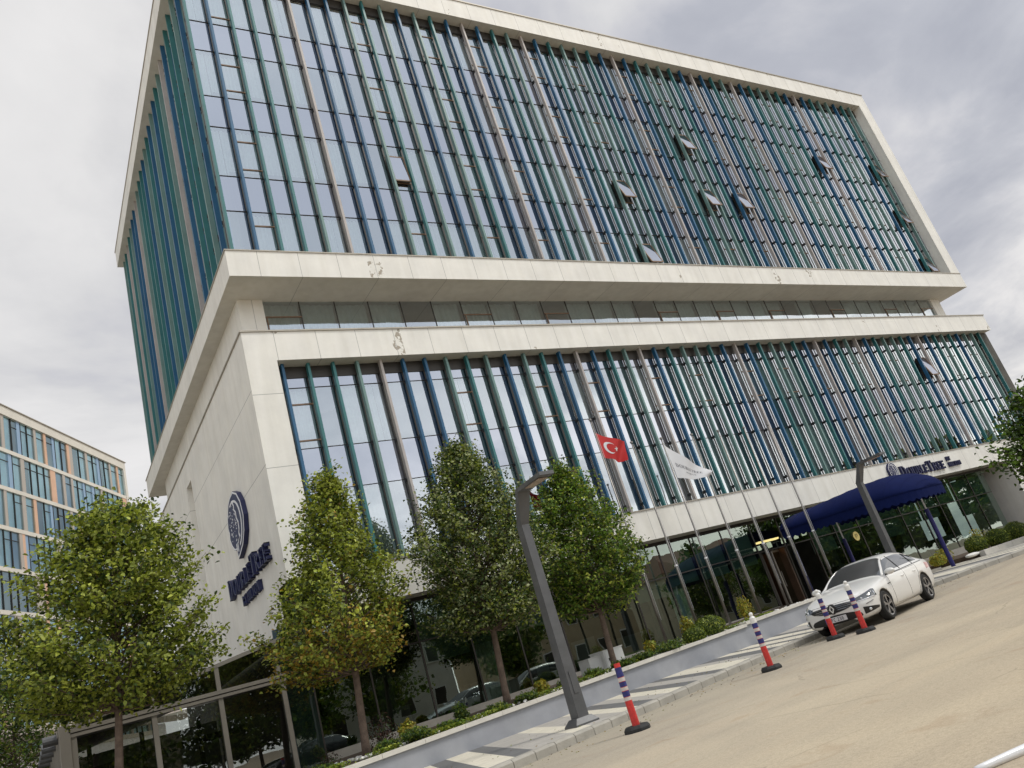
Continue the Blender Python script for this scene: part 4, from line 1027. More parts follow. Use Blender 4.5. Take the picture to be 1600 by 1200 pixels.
    # number plate
    if plate:
        q = front_pt(0, .37, .0); xf = (q.x if q else .93) + .03
        mb = MB(); mb.box(xf - .03, xf, -.26, .26, .31, .425, M_flagw); pl_ = mb.build('number_plate', C)
        mb = MB(); mb.box(xf, xf + .003, -.258, -.225, .312, .423, mat('plate blue', (.02, .05, .35), .5))
        X5 = {'A': [[(0,0),(.18,0),(.5,.8),(.42,1)], [(.42,1),(.58,1),(1,0),(.82,0)], rect(.25,.25,.75,.4)], 'F': [rect(0,0,.2,1), rect(.2,.83,.95,1), rect(.2,.45,.8,.6)], 'C': [rect(0,.1,.2,.9), rect(.1,.83,.95,1), rect(.1,0,.95,.17)],
              '2': [rect(.05,.83,.9,1), rect(.72,.5,.92,.9), [(.0,.17),(.2,.17),(.9,.5),(.72,.6)], rect(0,0,.95,.17)], '3': [rect(.05,.83,.9,1), rect(.7,.1,.9,.9), rect(.05,0,.9,.17), rect(.25,.43,.8,.57)], '6': [rect(0,.1,.2,.9), rect(.1,.83,.9,1), rect(.1,0,.9,.17), rect(.1,.45,.9,.6), rect(.72,.1,.92,.5)]}
        x_ = -.17
        for chh in 'AFC 236':
            if chh == ' ': x_ += .03; continue
            for j, p in enumerate(X5[chh]): mb.prism(p, lambda a, b_: (xf, x_ + a * .042, .33 + b_ * .075), lambda a, b_, j=j: (xf + .003 + j * .0004, x_ + a * .042, .33 + b_ * .075), M_ink)
            x_ += .058
        mb.build('lettering', pl_)
    # wheels
    for ax in (0, -2.71):
        for sy in (1, -1):
            mb = MB(); yo, yi = sy * .895, sy * .69; cx0, cz0, RO = ax, .325, .325
            prf = [(RO - .035, yi), (RO, yi + sy * .03), (RO, yo - sy * .035), (RO - .03, yo), (.235, yo - sy * .0), (.225, yo - sy * .02)]
            vs = []; n = 36
            for r, y in prf:
                for k in range(n): vs.append((cx0 + r * math.cos(2*math.pi*k/n), y, cz0 + r * math.sin(2*math.pi*k/n)))
            mb.add(vs, [(j*n+k, j*n+(k+1) % n, (j+1)*n+(k+1) % n, (j+1)*n+k) for j in range(len(prf)-1) for k in range(n)], M_tyre)
            wl = mb.build('wheel', C, smooth=False)
            rm = MB(); vs = []
            pr2 = [(.232, yo - sy * .004), (.215, yo - sy * .012), (.205, yo - sy * .06), (.0, yo - sy * .09)]
            for r, y in pr2:
                for k in range(n): vs.append((cx0 + r * math.cos(2*math.pi*k/n), y, cz0 + r * math.sin(2*math.pi*k/n)))
            rm.add(vs, [(j*n+k, j*n+(k+1) % n, (j+1)*n+(k+1) % n, (j+1)*n+k) for j in range(3) for k in range(n)], M_blk)
            for k in range(5):
                a = 2 * math.pi * k / 5 + .3
                for da in (-.13, .13):
                    p = (cx0 + .03 * math.cos(a), yo - sy * .022, cz0 + .03 * math.sin(a)); q = (cx0 + .218 * math.cos(a + da), yo - sy * .012, cz0 + .218 * math.sin(a + da))
                    rm.bar(p, q, .030, .02, M_alloy2 if da > 0 else M_alloy, up=(0, 1, 0), w2=.042)
            vs = []
            for r, y in ((.234, yo - sy * .001), (.212, yo - sy * .006)):
                for k in range(n): vs.append((cx0 + r * math.cos(2*math.pi*k/n), y, cz0 + r * math.sin(2*math.pi*k/n)))
            rm.add(vs, [(k, (k+1) % n, n+(k+1) % n, n+k) for k in range(n)], M_alloy2)
            rm.tube([(cx0, yo - sy * .05, cz0), (cx0, yo - sy * .012, cz0)], .04, M_alloy2, 14); rm.build('rim', wl)
    tag(C, label, 'car'); return C
wc = make_car('parked_car', (16.74, 13.02, .040), R_(193), 'white four door saloon parked at the kerb behind two striped bollards')
wc.rotation_euler.y = .014


# ------------------------------------------------------------------ trees and shrubs
def leafmat(name, col, sss=.0, trans=.24, var=.38):
    m = bpy.data.materials.new(name); m.use_nodes = True; t = m.node_tree; t.nodes.clear()
    o = N(t, 'ShaderNodeOutputMaterial'); d = N(t, 'ShaderNodeBsdfPrincipled'); tr = N(t, 'ShaderNodeBsdfTranslucent'); mx = N(t, 'ShaderNodeMixShader')
    g = N(t, 'ShaderNodeNewGeometry'); oi = N(t, 'ShaderNodeTexNoise', inp={'Scale': 2.6, 'Detail': 3.0}); t.links.new(g.outputs['Position'], oi.inputs['Vector'])
    r = ramp(t, g.outputs['Random Per Island'], [(0, (1 - var,)*3), (1, (1 + var,)*3)])
    c = mixc(t, 1.0, mixc(t, 1.0, tuple(col), r, 'MULTIPLY'), ramp(t, oi.outputs[0], [(.35, (.8, .85, .8)), (.65, (1.2, 1.15, 1.1))]), 'MULTIPLY')
    t.links.new(c, d.inputs['Base Color']); d.inputs['Roughness'].default_value = .45; d.inputs['Specular IOR Level'].default_value = .35
    c2 = mixc(t, 1.0, c, (1.5, 1.6, .7), 'MULTIPLY'); t.links.new(c2, tr.inputs[0])
    mx.inputs[0].default_value = trans; t.links.new(d.outputs[0], mx.inputs[1]); t.links.new(tr.outputs[0], mx.inputs[2]); t.links.new(mx.outputs[0], o.inputs[0])
    return m
L_olive = leafmat('leaf olive', (.20, .235, .040)); L_dark = leafmat('leaf dark', (.045, .075, .018)); L_pale = leafmat('leaf pale underside', (.33, .36, .20), trans=.2)
L_green = leafmat('leaf green', (.120, .205, .028)); L_yel = leafmat('leaf yellowing', (.30, .20, .035)); L_lime = leafmat('leaf lime', (.33, .37, .07))
L_box = leafmat('leaf box', (.085, .13, .012), trans=.15); L_gold = leafmat('leaf gold', (.36, .29, .04), trans=.25); L_jun = leafmat('needle', (.055, .095, .03), trans=.1); L_pur = leafmat('leaf purple', (.06, .03, .025))
def leaf_mesh(name, pos, nrm, size, mats, midx, aspect=.75):
    """each leaf: a folded, pointed six-corner blade"""
    n = len(pos); a = RNG.normal(size=(n, 3)); a -= nrm * (a * nrm).sum(1)[:, None]; a /= np.linalg.norm(a, axis=1)[:, None]
    b = np.cross(nrm, a); s = size[:, None]; w = s * aspect * .5
    v = np.empty((n, 6, 3))
    fold = nrm * s * .12
    v[:, 0] = pos - a * s * .5; v[:, 1] = pos - a * s * .15 + b * w + fold; v[:, 2] = pos + a * s * .25 + b * w * .75 + fold
    v[:, 3] = pos + a * s * .6 - nrm * s * .15; v[:, 4] = pos + a * s * .25 - b * w * .75 + fold; v[:, 5] = pos - a * s * .15 - b * w + fold
    me = bpy.data.meshes.new(name); me.vertices.add(n * 6); me.vertices.foreach_set('co', v.reshape(-1))
    base = np.arange(n)[:, None] * 6
    q = np.concatenate([base + np.array([[0, 1, 2, 3]]), base + np.array([[0, 3, 4, 5]])], 1).reshape(-1)
    me.loops.add(n * 8); me.loops.foreach_set('vertex_index', q.astype(np.int32))
    me.polygons.add(n * 2); me.polygons.foreach_set('loop_start', np.arange(n * 2, dtype=np.int32) * 4); me.polygons.foreach_set('loop_total', np.full(n * 2, 4, dtype=np.int32))
    for m in mats: me.materials.append(m)
    me.polygons.foreach_set('material_index', np.repeat(midx, 2).astype(np.int32)); me.update(); me.validate()
    return me
def add_child(nm, me, parent):
    o = bpy.data.objects.new(nm, me); COL.objects.link(o); o.parent = parent; PO[o.name] = PO[parent.name]; return o
def tree(loc, zc0, ztop, R, label, mats, probs, nleaf, size, lean=(0, 0), prof_pts=None, trunk_r=.085, seed=1, ntw=210, group='young lime trees in the planter', name='street_tree', droop=0., up=.55, hollow=.35, lc=.14, yfun=None):
    rg = np.random.default_rng(seed); rd = random.Random(seed)
    T = thing(name, loc, label, 'tree', group); x0, y0, z0 = loc; Hc = ztop - zc0
    prof_pts = prof_pts or [(0, .55), (.15, .92), (.35, 1.0), (.6, .82), (.8, .52), (.93, .25), (1, .05)]
    def rad(t):
        for (a, ra), (b_, rb) in zip(prof_pts, prof_pts[1:]):
            if t <= b_: return ra + (rb - ra) * (t - a) / max(1e-6, b_ - a)
        return 0
    def axis(z):
        t_ = (z - z0) / (ztop - z0); return Vector((x0 + lean[0] * t_ + .05 * math.sin(3 * t_), y0 + lean[1] * t_ + .04 * math.sin(4 * t_ + 1), z))
    mb = MB(); zz = [z0 - .15 + (ztop - .35 - z0 + .15) * k / 12 for k in range(13)]
    mb.tube([axis(z) for z in zz], [trunk_r * 1.25] + [trunk_r * (1 - .9 * max(0, (z - z0) / (ztop - z0)) ** 1.1) + .006 for z in zz[1:]], M_trunk, 10)
    tips = []; bm_ = MB()
    lobes = [(rd.uniform(0, 6.28), rd.uniform(.0, 1), rd.uniform(.74, 1.2)) for _ in range(24)]
    for k in range(ntw):
        t_ = (k + rd.random()) / ntw; t_ = t_ ** .85; az = k * 2.39996 + rd.uniform(-.4, .4)
        f = 1.0
        for la, lt, lf in lobes:
            dd = (math.cos(az - la) - 1) * 2.2 - ((t_ - lt) / .13) ** 2
            f += (lf - 1) * math.exp(dd)
        zend = zc0 + Hc * t_; r = R * rad(t_) * f * (rd.uniform(.72, 1.02) if rd.random() < .86 else rd.uniform(1.05, 1.22))
        if t_ > .9: r *= rd.uniform(.5, 1.3)
        zs_ = max(zc0 - .1 + .12 * rd.random(), zend - r * up * rd.uniform(.8, 1.3)); zs_ = min(zs_, ztop - .5)
        a = axis(zs_); ax_ = axis(min(zend, ztop - .2)); e = Vector((ax_.x + r * math.cos(az), ax_.y + r * math.sin(az), zend + rd.uniform(-.1, .15) - droop * r))
        mid = a.lerp(e, .5) + Vector((0, 0, -.08 * r + rd.uniform(-.05, .05)))
        P = lambda q, a=a, mid=mid, e=e: a * (1 - q) ** 2 + mid * 2 * q * (1 - q) + e * q * q
        rb_ = .010 + .014 * (1 - t_) * min(1, r)
        bm_.tube([P(q / 4) for q in range(5)], [rb_ * (1 - .8 * q / 4) for q in range(5)], M_trunk, 4, cap=False)
        nn_ = max(3, int(9 * r / R) + 3)
        for j in range(nn_):
            q = hollow + (1 - hollow) * (j + rd.random()) / nn_; tips.append((P(q), q))
            if rd.random() < .5:
                p = P(q); s2 = p + Vector((rd.gauss(0, .14), rd.gauss(0, .14), rd.gauss(.03, .09))); tips.append((s2, q)); bm_.tube([p, s2], [.004, .002], M_trunk, 3, cap=False)
    for k in range(int(ntw * .09)):
        az = rd.uniform(0, 6.28); t_ = rd.uniform(.35, .98); r = R * rad(t_) * rd.uniform(.45, .95); a = axis(zc0 + Hc * t_ - .3); e = Vector((a.x + r * math.cos(az), a.y + r * math.sin(az), zc0 + Hc * t_ + rd.uniform(.15, .45)))
        bm_.tube([a.lerp(e, .5), e], [.008, .003], M_trunk, 4, cap=False)
        for j in range(5): tips.append((a.lerp(e, .55 + .11 * j), 1))
    mb.build('trunk', T, smooth=True); bm_.build('branches', T)
    tp = np.array([[p.x, p.y, p.z] for p, q in tips]); idx = rg.integers(0, len(tp), nleaf)
    pos = tp[idx] + rg.normal(size=(nleaf, 3)) * np.array([lc, lc, lc * .8])
    nrm = rg.normal(size=(nleaf, 3)) * .55 + np.array([0, -.15, .75]); nrm /= np.linalg.norm(nrm, axis=1)[:, None]
    sz = size * rg.uniform(.65, 1.25, nleaf)
    cm = rg.choice(len(mats), len(tp), p=probs); mi_ = np.where(rg.random(nleaf) < .6, cm[idx], rg.choice(len(mats), nleaf, p=probs))
    if yfun is not None: mi_ = yfun(pos, mi_, rg)
    me = leaf_mesh('crown', pos - np.array(loc), nrm, sz, mats, mi_); add_child('crown', me, T)
    return T
PB = lambda x: .63 + .012 * (x - 5)
tree((1.40, 18.0, PB(1.4)), 2.95, 6.95, 2.22, 'leftmost broad olive green tree in front of the glass pavilion', [L_olive, L_dark, L_lime], [.46, .22, .32], 30000, .086, lean=(.5, 0), seed=11, ntw=230,
     prof_pts=[(0, .5), (.1, .92), (.3, 1.02), (.55, .92), (.74, .76), (.88, .56), (.96, .36), (1, .15)], hollow=.42, lc=.105)
def yel(pos, mi, rg):
    # yellow leaves low in the crown
    w = np.clip((3.9 - pos[:, 2]) / 1.1, 0, 1) * .36 + .02
    return np.where(rg.random(len(mi)) < w, 3, mi)
tree((6.22, 18.0, PB(6.2)), 2.45, 7.0, 1.92, 'second tree from the left, bright green with yellowing lower leaves', [L_lime, L_olive, L_dark, L_yel], [.42, .36, .22, 0], 20000, .086, lean=(.35, 0), seed=22, ntw=190,
     prof_pts=[(0, .55), (.12, .95), (.28, 1.02), (.45, .82), (.62, .58), (.8, .36), (.93, .2), (1, .06)], yfun=yel, hollow=.42, lc=.105)
tree((9.86, 18.0, PB(9.9)), 2.55, 7.4, 1.78, 'third tree from the left, dense rounded dark green crown with silvery leaves', [L_dark, L_olive, L_pale], [.50, .26, .24], 31000, .078, lean=(.42, 0), seed=33, ntw=260,
     prof_pts=[(0, .5), (.12, .92), (.32, 1.03), (.52, .93), (.7, .70), (.86, .42), (.95, .24), (1, .08)], hollow=.4, lc=.115)
tree((13.25, 18.0, PB(13.2)), 2.35, 6.35, 1.95, 'fourth tree from the left, fresh green, behind the near street lamp', [L_green, L_dark, L_lime], [.50, .27, .23], 25000, .082, lean=(.2, 0), seed=44, ntw=220,
     prof_pts=[(0, .5), (.12, .88), (.3, 1.0), (.5, .86), (.7, .64), (.87, .36), (1, .08)], hollow=.4, lc=.11)
tree((34.1, 14.6, .45), 2.3, 5.9, 2.3, 'dark leafy tree at the right edge of the photo', [L_dark, L_green], [.6, .4], 7000, .17, seed=55, ntw=150, group=None, hollow=.35, lc=.2)
tree((-.2, 31.5, .2), 1.5, 5.9, 1.75, 'small fine leaved tree beyond the pavilion at the lower left', [L_dark, L_green, L_olive], [.4, .35, .25], 9000, .09, seed=66, ntw=160, group=None, trunk_r=.06, lc=.16)

def shrub(name, loc, rx, rz, n, size, mats, probs, label, group=None, cat='shrub', shell=.75, seed=0, spiky=0., stems=5):
    rg = np.random.default_rng(seed + 100); S_ = thing(name, loc, label, cat, group)
    d = rg.normal(size=(n, 3)); d /= np.linalg.norm(d, axis=1)[:, None]
    r = shell + (1 - shell) * rg.random(n) ** .5 if shell > .5 else rg.random(n) ** .45
    lump = 1 + .06 * np.sin(d[:, 0] * 7 + seed) + .06 * np.cos(d[:, 1] * 6 + 1.3 * seed)
    pos = d * (r * lump)[:, None] * np.array([rx, rx, rz]) + np.array([0, 0, rz * .85])
    if spiky:
        k = rg.integers(0, 16, n); ang = k * .3927 * 1.0 + rg.normal(size=n) * .1; q = rg.random(n) ** .7; el = .35 + .9 * ((k * 7) % 16) / 16
        pos = np.stack([rx * q * np.cos(ang) * np.cos(el * .8), rx * q * np.sin(ang) * np.cos(el * .8), rz * 1.7 * q * np.sin(el)], 1) + rg.normal(size=(n, 3)) * spiky
    pos[:, 2] = np.abs(pos[:, 2]) + .01
    nrm = d + rg.normal(size=(n, 3)) * .45 + np.array([0, 0, .3]); nrm /= np.linalg.norm(nrm, axis=1)[:, None]
    me = leaf_mesh('foliage', pos, nrm, size * rg.uniform(.7, 1.3, n), mats, rg.choice(len(mats), n, p=probs), .6); add_child('foliage', me, S_)
    mb = MB(); rd = random.Random(seed)
    for k in range(stems): a = rd.uniform(0, 6.28); mb.tube([loc, (loc[0] + rx * .3 * math.cos(a), loc[1] + rx * .3 * math.sin(a), loc[2] + rz * .9)], [.012, .006], M_trunk, 4)
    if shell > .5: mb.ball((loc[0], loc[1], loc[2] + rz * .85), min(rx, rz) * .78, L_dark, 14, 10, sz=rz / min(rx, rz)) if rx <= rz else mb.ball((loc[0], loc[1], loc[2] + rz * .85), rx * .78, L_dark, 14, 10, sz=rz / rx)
    mb.build('stem', S_)
    return S_
BG, BP = [L_box, L_lime, L_dark], [.62, .25, .13]
shrub('box_bush', (16.05, 17.8, .70), .33, .25, 2600, .045, BG, BP, 'smaller round box bush in the planter left of its bigger neighbour', 'clipped round box bushes', 'bush', seed=1)
shrub('box_bush', (16.95, 18.1, .71), .47, .33, 4200, .045, BG, BP, 'larger round box bush in the planter below the flagpoles', 'clipped round box bushes', 'bush', seed=2)
shrub('box_bush', (30.3, 17.2, .58), .42, .34, 3000, .05, BG, BP, 'round box bush on the right, first after the white stone', 'clipped round box bushes', 'bush', seed=3)
shrub('box_bush', (31.9, 17.2, .58), .44, .36, 3000, .05, BG, BP, 'round box bush, second after the white stone on the right', 'clipped round box bushes', 'bush', seed=4)
shrub('box_bush', (33.5, 17.3, .58), .46, .38, 2600, .05, BG, BP, 'round box bush at the far right edge, third after the white stone', 'clipped round box bushes', 'bush', seed=5)
GG, GP = [L_gold, L_lime, L_olive], [.55, .3, .15]
for k, (x, y, rx, rz, lb) in enumerate([(7.15, 17.75, .22, .26, 'golden shrub right of the second tree'), (10.9, 18.05, .20, .20, 'small golden shrub right of the third tree'), (14.9, 18.4, .22, .22, 'golden shrub right of the white cabinet'),
        (17.35, 19.4, .25, .42, 'golden shrub behind the larger round bush'), (19.85, 19.3, .28, .42, 'golden shrub behind the capped bollard by the flagpoles'), (24.9 + 3.3, 17.6, .30, .22, 'golden shrub under the canopy behind the car tail'), (29.9, 18.3, .35, .3, 'golden shrub behind the first round bush on the right'), (29.2, 18.2, .35, .2, 'low golden shrub right of the canopy post'), (32.4, 18.2, .35, .5, 'golden shrub behind the round bushes at the right')]):
    shrub('golden_shrub', (x, y, PB(x) if x < 24 else .6), rx, rz, 420, .075, GG, GP, lb, 'golden evergreen shrubs', 'shrub', shell=.2, seed=20 + k)
shrub('purple_shrub', (6.75, 18.3, PB(6.7)), .42, .42, 500, .05, [L_pur, L_dark], [.75, .25], 'dark purple twiggy shrub behind the golden shrub', None, 'shrub', shell=.2, seed=51, stems=16)
shrub('purple_shrub', (5.55, 18.6, PB(5.5)), .30, .20, 200, .04, [L_pur, L_dark], [.6, .4], 'thin purple twigs at the foot of the second tree', None, 'shrub', shell=.2, seed=52, stems=14)
jl = ['juniper at the planter edge left of the second tree trunk', 'juniper just right of the second tree trunk', 'juniper below the golden shrub by the second tree', 'juniper halfway between the second and third trees', 'upright juniper left of the third tree', 'juniper at the foot of the third tree',
      'juniper right of the third tree trunk', 'juniper behind the near street lamp', 'juniper left of the white cabinet', 'juniper in front of the white cabinet', 'juniper just right of the white cabinet', 'wide juniper left of the smaller round bush', 'juniper between the golden shrub and the flagpole']
for k, (x, y, rx, rz) in enumerate([(4.9, 17.4, .42, .09), (6.5, 17.5, .28, .11), (7.1, 17.3, .36, .15), (8.0, 17.5, .34, .08), (8.55, 17.9, .17, .26), (9.3, 17.6, .30, .09), (10.2, 17.7, .3, .10), (11.6, 17.9, .3, .09), (12.3, 17.7, .26, .11), (13.3, 17.75, .36, .10), (14.1, 17.85, .34, .10), (15.2, 18.0, .48, .15), (14.85, 17.6, .38, .09)]):
    shrub('juniper', (x, y, PB(x)), rx, rz, 1500, .05, [L_jun, L_olive, L_green], [.5, .25, .25], jl[k], 'low junipers in the planter', 'shrub', shell=.2, seed=70 + k, spiky=.03)
# white pebbles on the bed
rg = np.random.default_rng(5); mb = MB()
for k in range(1500):
    x = rg.uniform(4, 24); y = rg.uniform(17.5, 19.3) if k % 3 else rg.uniform(17.2, 18.2)
    if math.sin(x * 2.1) + math.sin(x * 5.3) < -.5 and x < 16: continue
    if y < wallY(x) + .35: continue
    r = rg.uniform(.025, .06); mb.ball((x, y, PB(x) + r * .4), r, M_peb, 6, 4, .15, .7)
tag(mb.build('pebbles'), kind='stuff', label='white decorative pebbles scattered on the planter soil')
# ground plants
n = 9000; xs_ = rg.uniform(2, 20, n); ys_ = np.array([wallY(x) + .32 + abs(rg.normal()) * .22 for x in xs_])
keep = (np.sin(xs_ * 1.7) + np.sin(xs_ * 4.1 + ys_ * 3)) > -.45; xs_, ys_ = xs_[keep], ys_[keep]; n = len(xs_)
pos = np.stack([xs_, ys_, .63 + .012 * (xs_ - 5) + rg.uniform(0, .10, n)], 1); nrm = rg.normal(size=(n, 3)) * .5 + [0, 0, 1]; nrm /= np.linalg.norm(nrm, axis=1)[:, None]
me = leaf_mesh('ground_cover', pos, nrm, rg.uniform(.03, .06, n), [L_olive, L_green, L_lime], rg.integers(0, 3, n)); o = bpy.data.objects.new('ground_cover', me); COL.objects.link(o); tag(o, 'low green ground cover along the planter edge', kind='stuff')

# utility cabinet, white stone, white strip on the road
M_cab = mat('cabinet white', (.70, .70, .68), .5, noise=(2, .06))
cb_ = thing('utility_cabinet', (13.4, 18.9, PB(13)), 'white metal utility cabinet in the planter beside the fourth tree', 'cabinet')
mb = MB(); z0 = PB(13); mb.box(12.95, 13.38, 18.7, 19.2, z0, z0 + .44, M_cab); mb.box(13.39, 14.05, 18.55, 19.2, z0, z0 + .52, M_cab); mb.build('cabinet_body', cb_)
mb = MB(); mb.box(13.37, 14.07, 18.53, 19.22, z0 + .52, z0 + .545, M_cab); mb.box(12.93, 13.38, 18.68, 19.2, z0 + .44, z0 + .46, M_cab); mb.build('lid', cb_)
mb = MB(); mb.box(13.42, 14.02, 18.535, 18.55, z0 + .04, z0 + .49, M_cab); mb.box(13.5, 13.53, 18.52, 18.535, z0 + .25, z0 + .32, M_blk); mb.build('door', cb_)
wb = thing('white_stone', (29.0, 16.75, .5), 'long white stone lying at the end of the right hand planter edge', 'stone')
mb = MB(); mb.ball((29.0, 16.75, .62), 1, M_peb, 16, 8, .04); mb.v = [(29.0 + (v[0] - 29.0) * .42, 16.75 + (v[1] - 16.75) * .17, .62 + (v[2] - .62) * .07) for v in mb.v]; mb.build('stone', wb, smooth=True)
M_pl = mat('white gloss strip', (.82, .83, .86), .25, coat=.5)
mb = MB(); pts = []
for k in range(13):
    t_ = k / 12; pts.append((4.62 + .9 * t_, 3.23 - .22 * t_ - .12 * t_ * t_, .02))
mb.tube(pts, [.022 + .02 * (k / 12) for k in range(13)], M_pl, 12); o = mb.build('plastic_strip', origin=(4.55, 3.28, 0), smooth=True)
tag(o, 'glossy white plastic strip lying on the road at the bottom right corner', 'strip')

# ------------------------------------------------------------------ office building far left
dv = Vector((.538, .843, 0)).normalized(); nv_ = Vector((dv.y, -dv.x, 0))
OB = bpy.data.objects.new('office_building', None); COL.objects.link(OB); OB.location = (10.9, 89.3, 0); OB.rotation_euler.z = math.atan2(dv.y, dv.x) ; PO[OB.name] = (0, 0, 0)
tag(OB, 'distant office block with blue green glass and orange panels at the left', 'building')
# local: x along facade (negative = towards the left), y into the building
M_ob = mat('office stone', (.62, .585, .52), .75, noise=(.5, .08)); M_or = mat('orange panel', (.60, .38, .26), .6, noise=(.6, .1)); M_bp = mat('beige panel', (.40, .36, .32), .7)
M_og = glass('office glass', (.85, .97, 1.0), .25, (.72, .92, 1.0), .02, .3, 1.5); M_ob2 = mat('office blue panel', (.25, .36, .50), .5); M_oc = mat('office blind', (.70, .84, .86), .8, noise=(1, .1))
FL = 3.4; top = 34.3; mb = MB()
mb.box(-60, .45, .25, 18, 7.6, top, M_ob); mb.box(-60, .45, -.15, .25, top - .80, top, M_ob); mb.box(.0, .45, -.15, .25, 7.6, top - .80, M_ob); mb.build('wall', OB)
mb = MB(); mb.box(-60.1, .55, -.25, 18.1, top, top + .08, M_cap); mb.build('parapet_cap', OB)
rd = random.Random(4)
nfl = 8
for f_ in range(nfl):
    z1 = top - .80 - f_ * FL; z0 = z1 - FL + .34
    mb = MB(); mb.box(-60, 0, -.08, .24, z0 - .34, z0, M_ob); mb.build('spandrel_band', OB)
    x = 0.0; pan = {'o': MB(), 'b': MB()}; k = 0
    seq = [('g', 1.0), ('o', .36), ('g', 1.15), ('p', .35), ('g', .95), ('g', .9), ('u', .5), ('g', .8), ('g', 1.0), ('p', .4), ('g', 1.1), ('g', 1.2), ('p', .5), ('o', .42), ('g', .9), ('g', 1.0), ('u', .4)]
    rd.shuffle(seq) if f_ else None
    i = 0
    rest_ = MB()
    while x > -46:
        kd, w = seq[i % len(seq)]; w *= .98; i += 1; xa = x - w
        if kd == 'g':
            tgt = MB() if x > -24 else rest_
            tgt.add([(xa, .05, z0), (x, .05, z0), (x, .05, z1), (xa, .05, z1)], [(0, 1, 2, 3)], M_og)
            tgt.add([(xa, .20, z0), (x, .20, z0), (x, .20, z1), (xa, .20, z1)], [(0, 1, 2, 3)], M_oc if rd.random() < .72 else (M_ob2 if rd.random() < .6 else M_int))
            tgt.box(xa - .02, xa + .025, -.03, .1, z0, z1, M_frame)
            if rd.random() < .7: tgt.box(xa, x, .0, .08, z1 - .75, z1 - .71, M_frame)
            if x > -24: tgt.build('window', OB)
        else:
            p = MB(); p.box(xa, x, -.04 if kd != 'u' else .02, .2, z0, z1, {'o': M_or, 'p': M_bp, 'u': M_ob2}[kd])
            if x > -24: p.build('facade_panel', OB)
            else:
                rest_.add(p.v, p.f, {'o': M_or, 'p': M_bp, 'u': M_ob2}[kd])
        x = xa
    if rest_.v: rest_.build('windows', OB, kind='stuff')
mb = MB(); mb.box(-60, 6, -3.5, 0, 7.2, 7.6, M_bp); mb.box(-60, 3, .3, 10, 0, 7.2, M_white); mb.build('lower_storey', OB)

# ------------------------------------------------------------------ across the street (seen in the glass)
def house(x, y, w, d_, h, wall, label):
    H = thing('house', (x, y, 0), label, 'house', 'houses mirrored in the hotel glass')
    mb = MB(); mb.box(x - w/2, x + w/2, y - d_, y, 0, h, wall); mb.build('wall', H)
    mb = MB(); rm_ = MATS.get('roof tiles') or mat('roof tiles', (.22, .10, .07), .8, noise=(2, .2))
    mb.add([(x - w/2 - .5, y + .5, h), (x + w/2 + .5, y + .5, h), (x + w/2 + .5, y - d_ - .5, h), (x - w/2 - .5, y - d_ - .5, h), (x - w/2 + 1.5, y - d_/2, h + 2.2), (x + w/2 - 1.5, y - d_/2, h + 2.2)], [(3,2,1,0), (0,1,5,4), (2,3,4,5), (1,2,5), (3,0,4)], rm_); mb.build('roof', H)
    n = int(w / 2.4)
    for fl in range(int(h / 3)):
        for k in range(n):
            wx = x - w/2 + (k + .5) * w / n; m2 = MB(); m2.box(wx - .55, wx + .55, y, y + .06, 1 + fl * 3, 2.4 + fl * 3, M_white); o = m2.build('window', H); m3 = MB(); m3.box(wx - .47, wx + .47, y + .03, y + .08, 1.08 + fl * 3, 2.32 + fl * 3, M_frame); m3.build('pane', o)
Wc = [mat('house cream', (.55, .50, .40), .8, noise=(1, .1)), mat('house white', (.66, .65, .62), .8, noise=(1, .1)), mat('house ochre', (.52, .42, .30), .8, noise=(1, .1))]
house(2, -12, 12, 9, 6.2, Wc[0], 'cream house with red roof mirrored in the left of the ground floor glass')
house(22, -13, 11, 9, 6.2, Wc[1], 'white house with red roof mirrored behind the flagpoles')
house(38, -12, 13, 9, 6.5, Wc[2], 'ochre house with red roof mirrored beside the entrance')
house(60, -14, 14, 9, 6.2, Wc[0], 'cream house with red roof mirrored in the right end of the glass')
tm = ([L_dark, L_green, L_olive], [.5, .3, .2])
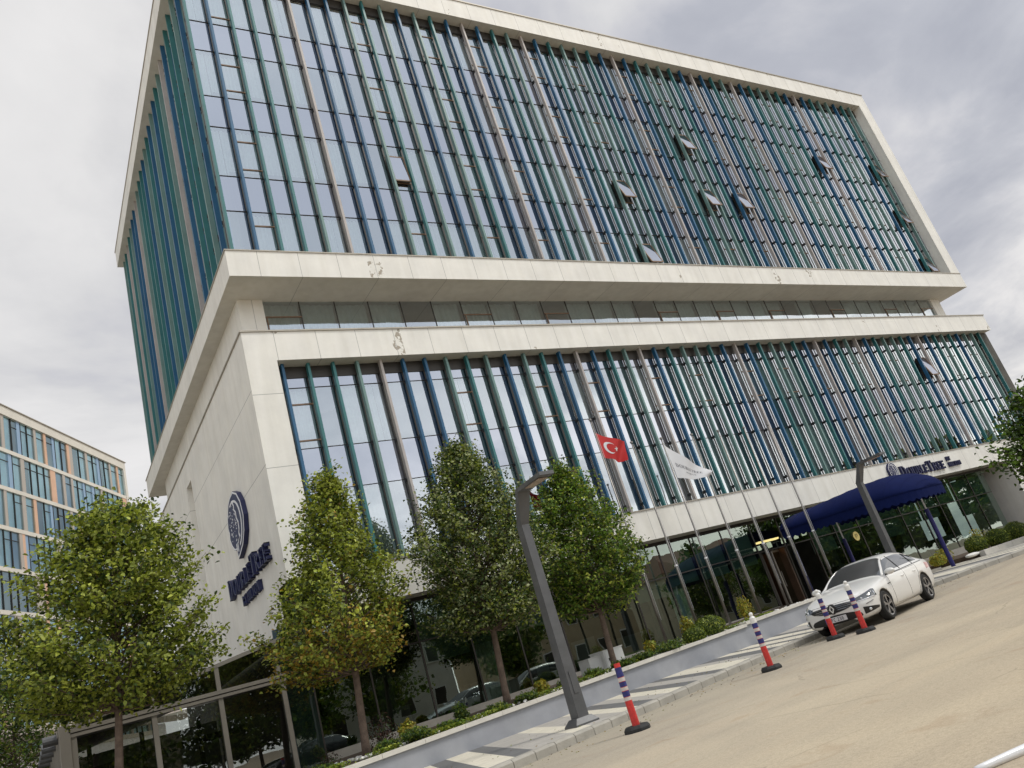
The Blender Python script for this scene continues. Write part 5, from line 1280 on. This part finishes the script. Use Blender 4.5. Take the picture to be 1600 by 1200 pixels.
for k, (x, y, zt, r, lb) in enumerate([(4.2, -7.5, 8.2, 3.2, 'nearest left'), (11.8, -8.5, 9.4, 3.6, 'nearest tall'), (19.8, -8.5, 8.0, 3.2, 'nearest right'), (-1.5, -7, 7.5, 3, 'far left'), (-6, -6, 6.5, 2.8, 'first'), (9, -5.5, 7.2, 3.0, 'second'), (14.5, -7, 6.0, 2.5, 'third'), (29, -6.5, 6.6, 2.8, 'fourth'), (47, -5.5, 7.0, 3.4, 'fifth'), (56, -6, 6.8, 3.3, 'sixth'), (66, -7, 10.5, 5.0, 'seventh'), (75, -8, 12, 5.5, 'eighth'), (86, -9, 12, 5.8, 'ninth'), (97, -10, 13, 6, 'tenth'), (110, -11, 13, 6.5, 'eleventh'), (125, -12, 14, 7, 'twelfth')]):
    tree((x, y, 0), 1.8, zt, r, lb + ' dark tree of the row mirrored in the ground floor glass', tm[0], tm[1], 5000, .24 if r < 4 else .5, seed=100 + k, ntw=90, group='trees mirrored in the hotel glass', hollow=.2, lc=.28, trunk_r=.13)
M_silver = mat('car silver paint', (.42, .44, .45), .3, .4, coat=.8)
make_car('parked_car', (16.8, 6.9, .06), R_(183), 'silver saloon mirrored in the ground floor glass behind the third tree', paint=M_silver, plate=False)
M_dkp = mat('car dark paint', (.02, .022, .03), .25, .3, coat=.9)
make_car('parked_car', (10.6, .2, .0), R_(183), 'dark saloon mirrored in the ground floor glass by the second tree', paint=M_dkp, plate=False)
bmc.free()
sc.cycles.max_bounces = 8; sc.cycles.transparent_max_bounces = 16; sc.cycles.glossy_bounces = 4
try: sc.cycles.use_denoising = True
except Exception: pass

rg = np.random.default_rng(9); n = 420; xs_ = rg.uniform(5, 24, n); ys_ = np.where(rg.random(n) < .5, np.array([kerbY(x) - abs(rg.normal()) * .5 - .03 for x in xs_]), np.array([kerbY(x) + .3 + rg.random() * 2.5 for x in xs_]))
zz_ = np.array([prof(x) + (.155 if y > kerbY(x) else .006) for x, y in zip(xs_, ys_)]); nrm = rg.normal(size=(n, 3)) * .2 + [0, 0, 1]; nrm /= np.linalg.norm(nrm, axis=1)[:, None]
me = leaf_mesh('fallen_leaves', np.stack([xs_, ys_, zz_], 1), nrm, rg.uniform(.015, .045, n), [L_yel, M_trunk, L_olive], rg.integers(0, 3, n)); o = bpy.data.objects.new('fallen_leaves', me); COL.objects.link(o); tag(o, 'small dry fallen leaves and grit along the kerb', kind='stuff')
